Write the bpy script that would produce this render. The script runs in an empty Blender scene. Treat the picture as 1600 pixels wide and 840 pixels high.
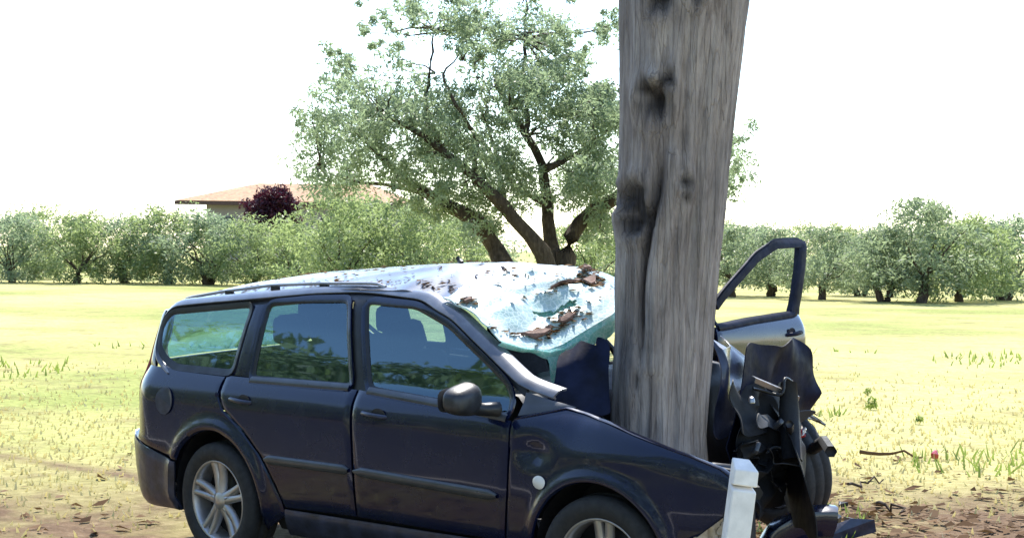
import bpy, bmesh, math, random
import numpy as np
from mathutils import Vector, Matrix, noise
R = math.radians
rng = np.random.default_rng(7)
random.seed(7)
scene = bpy.context.scene
C = scene.collection

# ------------------------------------------------------------------ camera
YAW, PITCH, ROLL = R(-41.96), 28 / 2700, R(.7)
cam_d = bpy.data.cameras.new('camera')
cam = bpy.data.objects.new('camera', cam_d); C.objects.link(cam)
F = Vector((math.sin(YAW) * math.cos(PITCH), math.cos(YAW) * math.cos(PITCH), -math.sin(PITCH)))
Rt = Vector((math.cos(YAW), -math.sin(YAW), 0)); Up = Rt.cross(F)
R2 = Rt * math.cos(ROLL) + Up * math.sin(ROLL); U2 = -Rt * math.sin(ROLL) + Up * math.cos(ROLL)
M = Matrix((R2, U2, -F)).transposed().to_4x4(); M.translation = Vector((7.43, -6.59, 1.67))
cam.matrix_world = M
cam_d.sensor_width = 36; cam_d.lens = 36 * 2700 / 1600; cam_d.shift_x = -50 / 1600
cam_d.clip_end = 3000
scene.camera = cam
EYE = Vector((7.43, -6.59, 0)); FW = Vector((math.sin(YAW), math.cos(YAW), 0)); RW = Vector((math.cos(YAW), -math.sin(YAW), 0))
def field(right, depth):            # a spot on the field, metres to the right of / beyond the place the photographer stood
    p = EYE + RW * right + FW * depth
    return Vector((p.x, p.y, 0))

# ------------------------------------------------------------------ sky, sun, exposure
SUN_EL, SUN_AZ = R(52), R(-36)      # azimuth measured from +Y towards +X
w = bpy.data.worlds.new('World'); scene.world = w; w.use_nodes = True
nt = w.node_tree; bg = nt.nodes['Background']
sky = nt.nodes.new('ShaderNodeTexSky'); sky.sky_type = 'NISHITA'; sky.sun_disc = False
sky.sun_elevation = SUN_EL; sky.sun_rotation = SUN_AZ
sky.air_density = 1.0; sky.dust_density = .3; sky.ozone_density = 2.0
nt.links.new(sky.outputs[0], bg.inputs[0]); bg.inputs[1].default_value = 0.15
sd = bpy.data.lights.new('sun', 'SUN'); sd.energy = 4.0; sd.angle = R(.53); sd.color = (1, .95, .87)
sun = bpy.data.objects.new('sun', sd); C.objects.link(sun)
sdir = Vector((math.sin(SUN_AZ) * math.cos(SUN_EL), math.cos(SUN_AZ) * math.cos(SUN_EL), math.sin(SUN_EL)))
sun.rotation_euler = sdir.to_track_quat('Z', 'Y').to_euler(); sun.location = (0, 0, 30)
scene.view_settings.view_transform = 'Standard'; scene.view_settings.look = 'None'
scene.view_settings.exposure = 1.3; scene.view_settings.gamma = 1
scene.cycles.max_bounces = 8; scene.cycles.transparent_max_bounces = 16

# ------------------------------------------------------------------ materials
def new_mat(name):
    m = bpy.data.materials.new(name); m.use_nodes = True
    return m, m.node_tree, m.node_tree.nodes['Principled BSDF']
def ramp(nt, fac, stops):
    r = nt.nodes.new('ShaderNodeValToRGB'); e = r.color_ramp.elements
    while len(e) < len(stops): e.new(.5)
    for k, (p, c) in enumerate(stops):
        e[k].position = p; e[k].color = (c[0], c[1], c[2], 1) if len(c) > 1 else (c[0], c[0], c[0], 1)
    nt.links.new(fac, r.inputs[0]); return r.outputs[0]
def coords(nt, kind='Object', scale=(1, 1, 1)):
    t = nt.nodes.new('ShaderNodeTexCoord'); m = nt.nodes.new('ShaderNodeMapping'); m.inputs['Scale'].default_value = scale
    nt.links.new(t.outputs[kind], m.inputs[0]); return m.outputs[0]
def noise_n(nt, vec, scale, detail=4, rough=.55, dist=0):
    n = nt.nodes.new('ShaderNodeTexNoise'); n.inputs['Scale'].default_value = scale; n.inputs['Detail'].default_value = detail
    n.inputs['Roughness'].default_value = rough; n.inputs['Distortion'].default_value = dist
    nt.links.new(vec, n.inputs['Vector']); return n.outputs['Fac']
def bump(nt, b, h, strength=.3, dist=.01):
    n = nt.nodes.new('ShaderNodeBump'); n.inputs['Strength'].default_value = strength; n.inputs['Distance'].default_value = dist
    nt.links.new(h, n.inputs['Height']); nt.links.new(n.outputs[0], b.inputs['Normal'])
def mixc(nt, fac, a, b, mode='MIX'):
    n = nt.nodes.new('ShaderNodeMix'); n.data_type = 'RGBA'; n.blend_type = mode
    for s, v in ((n.inputs[0], fac), (n.inputs[6], a), (n.inputs[7], b)):
        if hasattr(v, 'links') or hasattr(v, 'node'): nt.links.new(v, s)
        elif isinstance(v, (int, float)): s.default_value = v
        else: s.default_value = (*v, 1)
    return n.outputs[2]
def simple(name, col, rough=.5, metal=0, var=.25, scale=8, bmp=.15, coat=0, spec=.5):
    m, nt, b = new_mat(name); v = coords(nt)
    n = noise_n(nt, v, scale, 5)
    lo = [c * (1 - var) for c in col]; hi = [min(1, c * (1 + var)) for c in col]
    nt.links.new(ramp(nt, n, [(.3, lo), (.7, hi)]), b.inputs['Base Color'])
    nt.links.new(ramp(nt, noise_n(nt, v, scale * 2.3, 3), [(.3, (max(0, rough - .08),)), (.7, (min(1, rough + .1),))]), b.inputs['Roughness'])
    b.inputs['Metallic'].default_value = metal; b.inputs['Coat Weight'].default_value = coat; b.inputs['Specular IOR Level'].default_value = spec
    if bmp: bump(nt, b, noise_n(nt, v, scale * 6, 4), bmp, .004)
    return m

def paint_mat():
    m, nt, b = new_mat('navy_paint'); v = coords(nt)
    dust = noise_n(nt, v, 3.2, 7, .62)
    col = ramp(nt, dust, [(.35, (.0015, .0045, .024)), (.62, (.0022, .006, .03)), (.88, (.012, .015, .032))])
    nt.links.new(col, b.inputs['Base Color'])
    nt.links.new(ramp(nt, noise_n(nt, v, 9, 6, .6), [(.3, (.16,)), (.75, (.34,))]), b.inputs['Roughness'])
    b.inputs['Metallic'].default_value = 0; b.inputs['Specular IOR Level'].default_value = .25
    b.inputs['Coat Weight'].default_value = .55; b.inputs['Coat Roughness'].default_value = .06
    bump(nt, b, noise_n(nt, v, 3, 2), .02, .01)
    return m
def glass_mat(name, tint, refl=1.0, alpha_rough=.02):
    m = bpy.data.materials.new(name); m.use_nodes = True; nt = m.node_tree; nt.nodes.clear()
    o = nt.nodes.new('ShaderNodeOutputMaterial'); t = nt.nodes.new('ShaderNodeBsdfTransparent'); t.inputs[0].default_value = (*tint, 1)
    g = nt.nodes.new('ShaderNodeBsdfGlossy'); g.inputs['Roughness'].default_value = alpha_rough; g.inputs[0].default_value = (.62, .86, 1, 1)
    lw = nt.nodes.new('ShaderNodeLayerWeight'); lw.inputs[0].default_value = .5
    pw = nt.nodes.new('ShaderNodeMath'); pw.operation = 'POWER'; pw.inputs[1].default_value = 4; nt.links.new(lw.outputs['Facing'], pw.inputs[0])
    fr = nt.nodes.new('ShaderNodeMath'); fr.operation = 'MULTIPLY_ADD'; fr.use_clamp = True; nt.links.new(pw.outputs[0], fr.inputs[0]); fr.inputs[1].default_value = .86; fr.inputs[2].default_value = .14
    mx = nt.nodes.new('ShaderNodeMixShader')
    nt.links.new(fr.outputs[0], mx.inputs[0]); nt.links.new(t.outputs[0], mx.inputs[1]); nt.links.new(g.outputs[0], mx.inputs[2])
    nt.links.new(mx.outputs[0], o.inputs[0]); return m
def crazed_mat(name, c1, c2, trans):
    m, nt, b = new_mat(name); v = coords(nt)
    vo = nt.nodes.new('ShaderNodeTexVoronoi'); vo.feature = 'DISTANCE_TO_EDGE'; vo.inputs['Scale'].default_value = 38
    nt.links.new(v, vo.inputs['Vector'])
    crack = ramp(nt, vo.outputs['Distance'], [(0, (1,)), (.09, (0,))])
    n = noise_n(nt, v, 6, 5, .6)
    base = ramp(nt, n, [(.35, c1), (.65, c2)])
    nt.links.new(mixc(nt, crack, base, (.85, .95, .92)), b.inputs['Base Color'])
    b.inputs['Roughness'].default_value = .22; b.inputs['Coat Weight'].default_value = .4
    bump(nt, b, vo.outputs['Distance'], .5, .004)
    tr = nt.nodes.new('ShaderNodeBsdfTranslucent'); tr.inputs[0].default_value = (.72, .95, .9, 1)
    mx = nt.nodes.new('ShaderNodeMixShader'); mx.inputs[0].default_value = trans
    nt.links.new(b.outputs[0], mx.inputs[1]); nt.links.new(tr.outputs[0], mx.inputs[2])
    nt.links.new(mx.outputs[0], nt.nodes['Material Output'].inputs[0]); return m
def leaf_mat(name, cols, trans=.35, tcol=(.25, .35, .08)):
    m, nt, b = new_mat(name)
    g = nt.nodes.new('ShaderNodeNewGeometry')
    nt.links.new(ramp(nt, g.outputs['Random Per Island'], [(i / (len(cols) - 1), c) for i, c in enumerate(cols)]), b.inputs['Base Color'])
    b.inputs['Roughness'].default_value = .9 if 'dead' in name else .5; b.inputs['Specular IOR Level'].default_value = .04 if 'dead' in name else .3
    tr = nt.nodes.new('ShaderNodeBsdfTranslucent'); tr.inputs[0].default_value = (*tcol, 1)
    mx = nt.nodes.new('ShaderNodeMixShader'); mx.inputs[0].default_value = trans
    nt.links.new(b.outputs[0], mx.inputs[1]); nt.links.new(tr.outputs[0], mx.inputs[2])
    nt.links.new(mx.outputs[0], nt.nodes['Material Output'].inputs[0]); return m
def bark_mat(name, c1, c2, c3, sc=1.0, zs=.18, bmp=.8, crack=False):
    m, nt, b = new_mat(name); v = coords(nt, 'Object', (sc, sc, sc * zs))
    n1 = noise_n(nt, v, 9, 8, .65, .6); n2 = noise_n(nt, coords(nt), 2.2 * sc, 5, .6)
    streak = ramp(nt, n1, [(.28, c1), (.5, c2), (.74, c3)])
    tone = ramp(nt, n2, [(.3, (.62, .6, .6)), (.7, (1.12, 1.05, 1.0))])
    col = mixc(nt, 1.0, streak, tone, 'MULTIPLY')
    ck = None
    if crack:
        vo = nt.nodes.new('ShaderNodeTexVoronoi'); vo.feature = 'DISTANCE_TO_EDGE'; vo.inputs['Scale'].default_value = 13
        wv_ = coords(nt, 'Object', (1.9, 1.9, .10)); dn = nt.nodes.new('ShaderNodeTexNoise'); dn.inputs['Scale'].default_value = 5; dn.inputs['Detail'].default_value = 5; nt.links.new(wv_, dn.inputs['Vector'])
        nt.links.new(mixc(nt, .22, wv_, dn.outputs['Color'], 'ADD'), vo.inputs['Vector'])
        ck = ramp(nt, vo.outputs['Distance'], [(0, (0,)), (.05, (1,))])
        col = mixc(nt, 1.0, col, ramp(nt, vo.outputs['Distance'], [(0, (.86, .84, .83)), (.03, (1, 1, 1))]), 'MULTIPLY')
        fs_ = noise_n(nt, coords(nt, 'Object', (1, 1, .07)), 60, 6, .75, .3)
        col = mixc(nt, 1.0, col, ramp(nt, fs_, [(.3, (.6, .58, .57)), (.5, (1, 1, 1)), (.7, (1.2, 1.18, 1.16))]), 'MULTIPLY')
        grn = noise_n(nt, coords(nt, 'Object', (1, 1, .5)), 3, 6, .7)
        col = mixc(nt, ramp(nt, grn, [(.58, (0,)), (.72, (.35,))]), col, (.21, .19, .11))
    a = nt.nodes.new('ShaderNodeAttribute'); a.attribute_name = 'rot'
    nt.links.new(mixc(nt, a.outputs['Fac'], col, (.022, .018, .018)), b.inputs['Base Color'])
    b.inputs['Roughness'].default_value = .85; b.inputs['Specular IOR Level'].default_value = .2
    hgt_ = noise_n(nt, coords(nt, 'Object', (sc, sc, sc * zs * .6)), 26, 8, .7, .4)
    if ck is not None: hgt_ = mixc(nt, .16, hgt_, ck)
    bump(nt, b, hgt_, bmp, .03)
    return m
def ground_mat():
    m, nt, b = new_mat('dry_field'); v = coords(nt)
    fine = noise_n(nt, v, 9, 8, .7); mid = noise_n(nt, v, 1.3, 6, .6); big = noise_n(nt, v, .09, 4, .55)
    straw = ramp(nt, fine, [(.25, (.30, .26, .10)), (.5, (.47, .43, .17)), (.75, (.60, .56, .26))])
    green = ramp(nt, fine, [(.3, (.11, .14, .035)), (.7, (.33, .38, .10))])
    soil = ramp(nt, fine, [(.25, (.07, .042, .025)), (.55, (.165, .108, .064)), (.8, (.30, .22, .135))])
    col = mixc(nt, ramp(nt, big, [(.46, (0,)), (.64, (.85,))]), straw, green)
    col = mixc(nt, ramp(nt, mid, [(.5, (0,)), (.7, (.55,))]), col, soil)
    a = nt.nodes.new('ShaderNodeAttribute'); a.attribute_name = 'soil'
    s = nt.nodes.new('ShaderNodeMath'); s.operation = 'MULTIPLY'; s.use_clamp = True
    nt.links.new(a.outputs['Fac'], s.inputs[0]); nt.links.new(ramp(nt, mid, [(.25, (.55,)), (.6, (1.3,))]), s.inputs[1])
    col = mixc(nt, s.outputs[0], col, soil)
    nt.links.new(col, b.inputs['Base Color']); b.inputs['Roughness'].default_value = .95; b.inputs['Specular IOR Level'].default_value = .1
    bump(nt, b, fine, .7, .04); return m

def roof_mat():
    m, nt, b = new_mat('dusty_roof_glare'); v = coords(nt)  # navy roof lightened: dust plus the white sky glare put into the colour
    n = noise_n(nt, v, 7, 7, .65)
    nt.links.new(ramp(nt, n, [(.3, (.05, .055, .075)), (.55, (.10, .105, .125)), (.75, (.20, .20, .21))]), b.inputs['Base Color'])
    nt.links.new(ramp(nt, noise_n(nt, v, 4, 5), [(.3, (.26,)), (.7, (.46,))]), b.inputs['Roughness'])
    b.inputs['Coat Weight'].default_value = 1; b.inputs['Coat Roughness'].default_value = .18
    bump(nt, b, n, .12, .01); return m

M_ = dict(
    glarepaint=roof_mat(),
    paint=paint_mat(), glass=glass_mat('window_glass', (.40, .56, .58)), qglass=glass_mat('quarter_glass', (.74, .88, .86)),
    screen=crazed_mat('crazed_screen', (.40, .56, .54), (.66, .77, .75), .2), screen_edge=crazed_mat('screen_edge_green', (.14, .52, .46), (.42, .80, .72), .45),
    black=simple('black_plastic', (.014, .014, .016), .45), trim=simple('grey_trim', (.05, .052, .058), .35, coat=.2), rubber=simple('tyre_rubber', (.02, .02, .022), .75, bmp=.3, scale=20),
    rim=simple('alloy', (.45, .43, .43), .38, .75, .15), dark=simple('engine_dark', (.012, .012, .013), .7, spec=.3), steel=simple('bare_steel', (.35, .34, .34), .38, .9, .3),
    cloth=simple('seat_cloth', (.010, .012, .016), .9, bmp=.4, scale=30), white=simple('white_post', (.80, .74, .69), .6, var=.16, scale=13, bmp=.3), tan=simple('dusty_plastic', (.36, .30, .24), .6, var=.4, scale=14),
    red=simple('red_lens', (.38, .02, .02), .25), amber=simple('clear_lens', (.75, .72, .68), .15, var=.1), mirror=simple('mirror_shell', (.024, .024, .027), .42, var=.5, scale=22),
    slab=simple('fallen_bark', (.17, .10, .075), .85, var=.5, scale=18, bmp=.6), scuff2=simple('dull_navy', (.006, .0085, .024), .6, 0, .6, 9, .2, 0, .12), scuff=simple('scuffed_paint', (.024, .03, .06), .42, .2, .6, 10, .3, .3), liner=simple('arch_liner', (.03, .031, .036), .75, var=.4, scale=10, bmp=.4),
    bark=bark_mat('grey_trunk_bark', (.19, .158, .145), (.40, .355, .335), (.55, .50, .475), bmp=1.0, crack=True), obark=bark_mat('olive_bark', (.035, .026, .02), (.09, .07, .055), (.17, .14, .11), 1.5, .3),
    ground=ground_mat(), asphalt=simple('asphalt', (.05, .05, .052), .85, scale=40, bmp=.4),
    olive=leaf_mat('olive_leaves', [(.075, .105, .06), (.12, .165, .095), (.19, .23, .155), (.30, .33, .25)], .48, (.36, .46, .26)),
    olive2=leaf_mat('pale_olive_leaves', [(.075, .115, .045), (.14, .19, .075), (.20, .25, .125), (.29, .33, .21)], .46, (.40, .50, .20)),
    olive3=leaf_mat('silver_olive_leaves', [(.08, .11, .06), (.14, .18, .10), (.20, .24, .15), (.30, .33, .24)], .45, (.36, .45, .24)),
    plum=leaf_mat('plum_leaves', [(.022, .006, .014), (.045, .012, .025), (.075, .02, .032)], .25, (.10, .012, .03)),
    straw=leaf_mat('straw_blades', [(.48, .41, .20), (.64, .57, .32), (.56, .50, .24), (.42, .43, .17)], .3, (.6, .5, .2)),
    green=leaf_mat('green_blades', [(.08, .13, .03), (.16, .22, .05), (.26, .30, .08)], .35, (.3, .4, .08)),
    litter=leaf_mat('dead_leaves', [(.045, .026, .015), (.09, .052, .028), (.15, .092, .052), (.21, .14, .085)], .1, (.3, .18, .08)),
    tile=simple('roof_tile', (.36, .19, .09), .8, var=.35, scale=3), render=simple('house_render', (.24, .22, .22), .9, var=.1, scale=1), eave=simple('dark_eave', (.07, .04, .035), .8),
)

# ------------------------------------------------------------------ mesh helpers
def obj(name, verts, faces, mat, parent=None, smooth=True, loc=None, solid=0, bevel=0, sub=0):
    me = bpy.data.meshes.new(name)
    me.from_pydata([tuple(map(float, v)) for v in verts], [], [tuple(int(i) for i in f) for f in faces]); me.update()
    o = bpy.data.objects.new(name, me); C.objects.link(o)
    if mat: me.materials.append(M_[mat] if isinstance(mat, str) else mat)
    if smooth: me.polygons.foreach_set('use_smooth', [True] * len(me.polygons))
    if parent: o.parent = parent
    if loc is not None: o.location = loc
    if solid:
        s = o.modifiers.new('solid', 'SOLIDIFY'); s.thickness = solid; s.offset = -1
        if smooth: e = o.modifiers.new('split', 'EDGE_SPLIT'); e.split_angle = R(38)
    if bevel:
        s = o.modifiers.new('bevel', 'BEVEL'); s.width = bevel; s.segments = 2; s.limit_method = 'ANGLE'
    if sub:
        s = o.modifiers.new('sub', 'SUBSURF'); s.levels = sub; s.render_levels = sub
    return o
def tag(o, label, cat, group=None, kind=None):
    o['label'] = label; o['category'] = cat
    if group: o['group'] = group
    if kind: o['kind'] = kind
    return o
def thing(name, label, cat, loc=(0, 0, 0), group=None):
    o = bpy.data.objects.new(name, None); C.objects.link(o); o.location = loc; o.empty_display_size = .2
    return tag(o, label, cat, group)
class MB:
    def __init__(s): s.v = []; s.f = []
    def add(s, v, f):
        n = len(s.v); s.v += [tuple(p) for p in v]; s.f += [tuple(i + n for i in q) for q in f]; return s
    def box(s, c, d, rot=None, taper=1.0):
        m = rot.to_matrix() if rot is not None else None; vs = []
        for z in (-1, 1):
            k = taper if z > 0 else 1
            for x, y in ((-1, -1), (1, -1), (1, 1), (-1, 1)):
                p = Vector((x * d[0] / 2 * k, y * d[1] / 2 * k, z * d[2] / 2)); p = m @ p if m else p
                vs.append(p + Vector(c))
        return s.add(vs, [(3, 2, 1, 0), (4, 5, 6, 7), (0, 1, 5, 4), (1, 2, 6, 5), (2, 3, 7, 6), (3, 0, 4, 7)])
    def tube(s, pts, rad, n=8, cap=True):
        pts = [Vector(p) for p in pts]; rad = rad if hasattr(rad, '__len__') else [rad] * len(pts); vs = []; fs = []
        ref = Vector((0, 0, 1))
        for i, p in enumerate(pts):
            t = (pts[min(i + 1, len(pts) - 1)] - pts[max(i - 1, 0)]).normalized()
            a = t.cross(ref if abs(t.dot(ref)) < .95 else Vector((1, 0, 0))).normalized(); b = t.cross(a)
            for k in range(n):
                q = 2 * math.pi * k / n; vs.append(p + (a * math.cos(q) + b * math.sin(q)) * rad[i])
        for i in range(len(pts) - 1):
            for k in range(n): fs.append((i * n + k, i * n + (k + 1) % n, (i + 1) * n + (k + 1) % n, (i + 1) * n + k))
        if cap: fs.append(tuple(range(n))); fs.append(tuple((len(pts) - 1) * n + k for k in reversed(range(n))))
        return s.add(vs, fs)
    def lathe_y(s, prof, n=48):      # profile (radius, y) turned about the Y axis
        vs = []; fs = []
        for k in range(n):
            a = 2 * math.pi * k / n
            for r, y in prof: vs.append((r * math.cos(a), y, r * math.sin(a)))
        m = len(prof)
        for k in range(n):
            for j in range(m - 1): fs.append((k * m + j, k * m + j + 1, ((k + 1) % n) * m + j + 1, ((k + 1) % n) * m + j))
        return s.add(vs, fs)
    def build(s, name, mat, parent=None, **k): return obj(name, s.v, s.f, mat, parent, **k)
def resample(pl, n):
    p = np.array(pl, float); d = np.r_[0, np.cumsum(np.linalg.norm(np.diff(p, axis=0), axis=1))]; t = np.linspace(0, d[-1], n)
    return np.stack([np.interp(t, d, p[:, k]) for k in range(p.shape[1])], 1)
def smooth_pl(pl, n, it=3, closed=False):
    p = resample(pl + [pl[0]] if closed else pl, n + 1 if closed else n)
    if closed: p = p[:-1]
    for _ in range(it):
        if closed: p = .25 * np.roll(p, 1, 0) + .5 * p + .25 * np.roll(p, -1, 0)
        else: p[1:-1] = .25 * p[:-2] + .5 * p[1:-1] + .25 * p[2:]
    return p
def coons(bot, top, lef, rig, nu, nv):
    B, T, L, G = resample(bot, nu), resample(top, nu), resample(lef, nv), resample(rig, nv)
    u = np.linspace(0, 1, nu)[None, :, None]; v = np.linspace(0, 1, nv)[:, None, None]
    return (1 - v) * B[None] + v * T[None] + (1 - u) * L[:, None] + u * G[:, None] - ((1 - u) * (1 - v) * B[0] + u * (1 - v) * B[-1] + (1 - u) * v * T[0] + u * v * T[-1])
def gridfaces(nv, nu, flip=False, wrap=False):
    fs = []
    for j in range(nv - 1):
        for i in range(nu if wrap else nu - 1):
            q = (j * nu + i, j * nu + (i + 1) % nu, (j + 1) * nu + (i + 1) % nu, (j + 1) * nu + i)
            fs.append(q[::-1] if flip else q)
    return fs

def wiggle(a, b, n, amp, seed):
    a, b = Vector(a), Vector(b); r = random.Random(seed); out = []
    for i in range(n):
        t = i / (n - 1); k = math.sin(math.pi * t) * amp
        out.append(a.lerp(b, t) + Vector((r.uniform(-k, k), r.uniform(-k, k), r.uniform(-k, k))))
    return out

# ================================================================== SETTING
def soil_at(x, y):
    d = (Vector((x, y, 0)) - EYE); dep = d.dot(FW); rt = d.dot(RW)
    a = math.exp(-((dep - 9.3) / 3.1) ** 2) * (1 if rt > -1 else .7)
    if x < -.8: a += .6 * sum(math.exp(-((y - t_ - .02 * x) / .13) ** 2) for t_ in (-.8, .8)) * max(0, 1 + (x + .8) / 14)
    return min(1, a * 1.25)
def ground_z(x, y):
    # a soft dip under the near wheels (the car leans into it), ripples elsewhere
    z = .035 * noise.noise(Vector((x * .5, y * .5, 0))) + .012 * noise.noise(Vector((x * 2.2, y * 2.2, 4)))
    if 0 < x + 1.5 < 6 and .4 < y < 1.4: z += .045 * math.sin((y - .4) * math.pi)
    return z
def axis(c, near, far, fine):
    a = list(np.arange(-near, near + 1e-6, fine)); st = fine; p = near
    while p < far:
        st *= 1.22; p += st; a = [-p] + a + [p]
    return np.array(a) + c
gx, gy = axis(0, 9, 1800, .22), axis(3, 12, 1800, .22)
gv = [(x, y, ground_z(x, y) if abs(x) < 60 and abs(y) < 60 else 0) for y in gy for x in gx]
g = obj('ground', gv, gridfaces(len(gy), len(gx)), 'ground'); g['kind'] = 'structure'
at = g.data.attributes.new('soil', 'FLOAT', 'POINT'); at.data.foreach_set('value', [soil_at(p[0], p[1]) if abs(p[0]) < 30 and abs(p[1]) < 30 else 0. for p in gv])
# road the photographer stood on, its edge just short of the white post
rp = [(-120 + 6 * k, y, .05) for k in range(41) for y in (-10.4, -2.35)]
r_ = obj('road', rp, [(2 * k, 2 * k + 2, 2 * k + 3, 2 * k + 1) for k in range(40)], 'asphalt', smooth=False)
ln = obj('edge_line', [(-120, -2.75, .055), (120, -2.75, .055), (120, -2.61, .055), (-120, -2.61, .055)], [(0, 1, 2, 3)], 'white', r_, smooth=False)
r_['kind'] = 'structure'

# ================================================================== CAR
car = thing('crashed_estate_car', 'dark navy estate car with its front wrapped round the big grey tree trunk', 'car', (0, -.9, 0))
car.rotation_euler.x = R(3.35)
OFF = (0, .9, 0)
ZP = [.16, .24, .30, .42, .52, .60, .75, .82, .86, .89, .915, .94, .965, .99, 1.10, 1.25, 1.38, 1.43, 1.46]
HP = [.81, .862, .884, .899, .905, .908, .906, .902, .897, .889, .878, .862, .843, .826, .792, .738, .68, .63, .57]
RA, FA = (0.0, .325), (2.655, .315)
def hw(x, z):
    h = float(np.interp(z, ZP, HP))
    if x > 2.6: h -= .13 * ((x - 2.6) / .9) ** 2
    if x > 2.15 and z > .66: h -= .055 * ((z - .66) / .25) ** 2 * min(1, (x - 2.15) / .35)
    if x < -.58: h -= (.30 if z > .62 else .18) * ((-.58 - x) / .36) ** 2
    for c, rr in ((RA, .40), (FA, .385)):
        r = math.hypot(x - c[0], z - c[1])
        h += .022 * math.exp(-((r - rr) / .035) ** 2) * (1 if z > .28 else .4)
    return h
def sp(x, z, s, off=0): return (x, s * (hw(x, z) + off), z)
def edge_off(nv, nu, d=-.007):
    e = np.zeros((nv, nu)); e[0, :] = e[-1, :] = d; e[:, 0] = e[:, -1] = d; return e
def side_patch(name, P, s, mat, parent, off=0, rim=-.007, solid=.014, dent=None, **k):
    nv, nu = P.shape[:2]; e = edge_off(nv, nu, rim)
    vs = []
    for j in range(nv):
        for i in range(nu):
            x, z = P[j, i]; d = dent(x, z) if dent else 0
            vs.append(sp(x, z, s, off + e[j, i] + d))
    return obj(name, vs, gridfaces(nv, nu, s > 0), mat, parent, solid=solid, **k)
def ring(name, outline, d0, d1, s, o0, o1, mat, parent, closed=True, n=90, it=2, solid=.01, **k):
    p = smooth_pl(outline, n, it, closed)
    t = (np.roll(p, -1, 0) - np.roll(p, 1, 0)) if closed else np.gradient(p, axis=0)
    t /= np.linalg.norm(t, axis=1)[:, None]; nrm = np.stack([-t[:, 1], t[:, 0]], 1)   # left normal
    vs = []
    for d, o in zip(np.linspace(d0, d1, 4), np.linspace(o0, o1, 4)):
        vs += [sp(q[0], q[1], s, o + .0015 * math.sin(math.pi * (d - d0) / (d1 - d0))) for q in p + nrm * d]
    return obj(name, vs, gridfaces(4, n, s > 0, closed), mat, parent, solid=solid, **k)
def fillpoly(P, s, off, name, mat, parent, **k): return side_patch(name, P, s, mat, parent, off=off, rim=0, solid=0, **k)

# outlines (x forward from the rear axle, z up), all clockwise seen from the right
W_F = dict(bot=[(1.16, .985), (1.72, .955), (2.125, .925)], top=[(.985, 1.395), (1.35, 1.38), (1.61, 1.30), (1.88, 1.16), (2.01, 1.09), (2.09, 1.035)], lef=[(1.16, .985), (.985, 1.395)], rig=[(2.125, .925), (2.09, 1.035)])
W_R = dict(bot=[(.25, .985), (1.02, .99)], top=[(.24, 1.36), (.55, 1.388), (.845, 1.398)], lef=[(.25, .985), (.24, 1.36)], rig=[(1.02, .99), (.845, 1.398)])
W_Q = dict(bot=[(-.43, 1.01), (.07, 1.005)], top=[(-.59, 1.29), (-.23, 1.322), (.10, 1.35)], lef=[(-.43, 1.01), (-.54, 1.05), (-.62, 1.11), (-.65, 1.21), (-.59, 1.29)], rig=[(.07, 1.005), (.10, 1.35)])
def outline(Wd): return Wd['lef'] + Wd['top'][1:] + Wd['rig'][::-1][1:] + Wd['bot'][::-1][1:-1]   # clockwise
DOOR_F = dict(bot=[(1.112, .36), (2.10, .36)], top=[(1.087, .975), (1.72, .945), (2.15, .908)], lef=[(1.112, .36), (1.106, .7), (1.087, .975)], rig=[(2.10, .36), (2.135, .6), (2.15, .8), (2.15, .908)])
DOOR_R = dict(bot=[(.56, .345), (1.10, .36)], top=[(.04, .985), (.5, .982), (1.075, .975)], lef=[(.56, .345), (.50, .46), (.40, .60), (.25, .725), (.09, .82), (.045, .90), (.04, .985)], rig=[(1.10, .36), (1.094, .7), (1.075, .975)])
def P(d, nu, nv): return coons(d['bot'], d['top'], d['lef'], d['rig'], nu, nv)
def dent_f(x, z): return -.004 * math.exp(-((x - 1.09) / .02) ** 2) + .0012 * noise.noise(Vector((x * 3, z * 4, 1)))
def handle(parent, x, z, s):
    mb = MB()
    y = s * (hw(x, z) + .012)
    mb.tube([(x - .085, s * (hw(x, z) - .004), z + .008), (x - .07, y, z + .006), (x, y + s * .006, z), (x + .07, y, z - .004), (x + .085, s * (hw(x, z) - .004), z - .005)], [.008, .012, .0125, .012, .008], 8)
    mb.build('handle', 'scuff', parent)
    p2 = MB(); vs = [(x + .03 + .05 * math.cos(a), s * (hw(x, z) + .0015), z + .004 + .03 * math.sin(a)) for a in np.linspace(0, 2 * math.pi, 17)[:-1]]
    obj('handle_recess', vs, [tuple(range(16)) if s > 0 else tuple(reversed(range(16)))], 'black', parent, smooth=False)
def moulding(parent, x0, x1, z0, z1, s):
    mb = MB(); n = 20; vs = []
    for i in range(n):
        x = x0 + (x1 - x0) * i / (n - 1); zc = z0 + (z1 - z0) * i / (n - 1); k = .35 if i in (0, n - 1) else 1
        for dz, o in ((-.026, -.004), (-.02, .011), (.012, .016), (.024, .009), (.026, -.004)): vs.append(sp(x, zc + dz * k, s, o))
    obj('moulding', vs, gridfaces(n, 5, s < 0), 'trim', parent)

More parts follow.
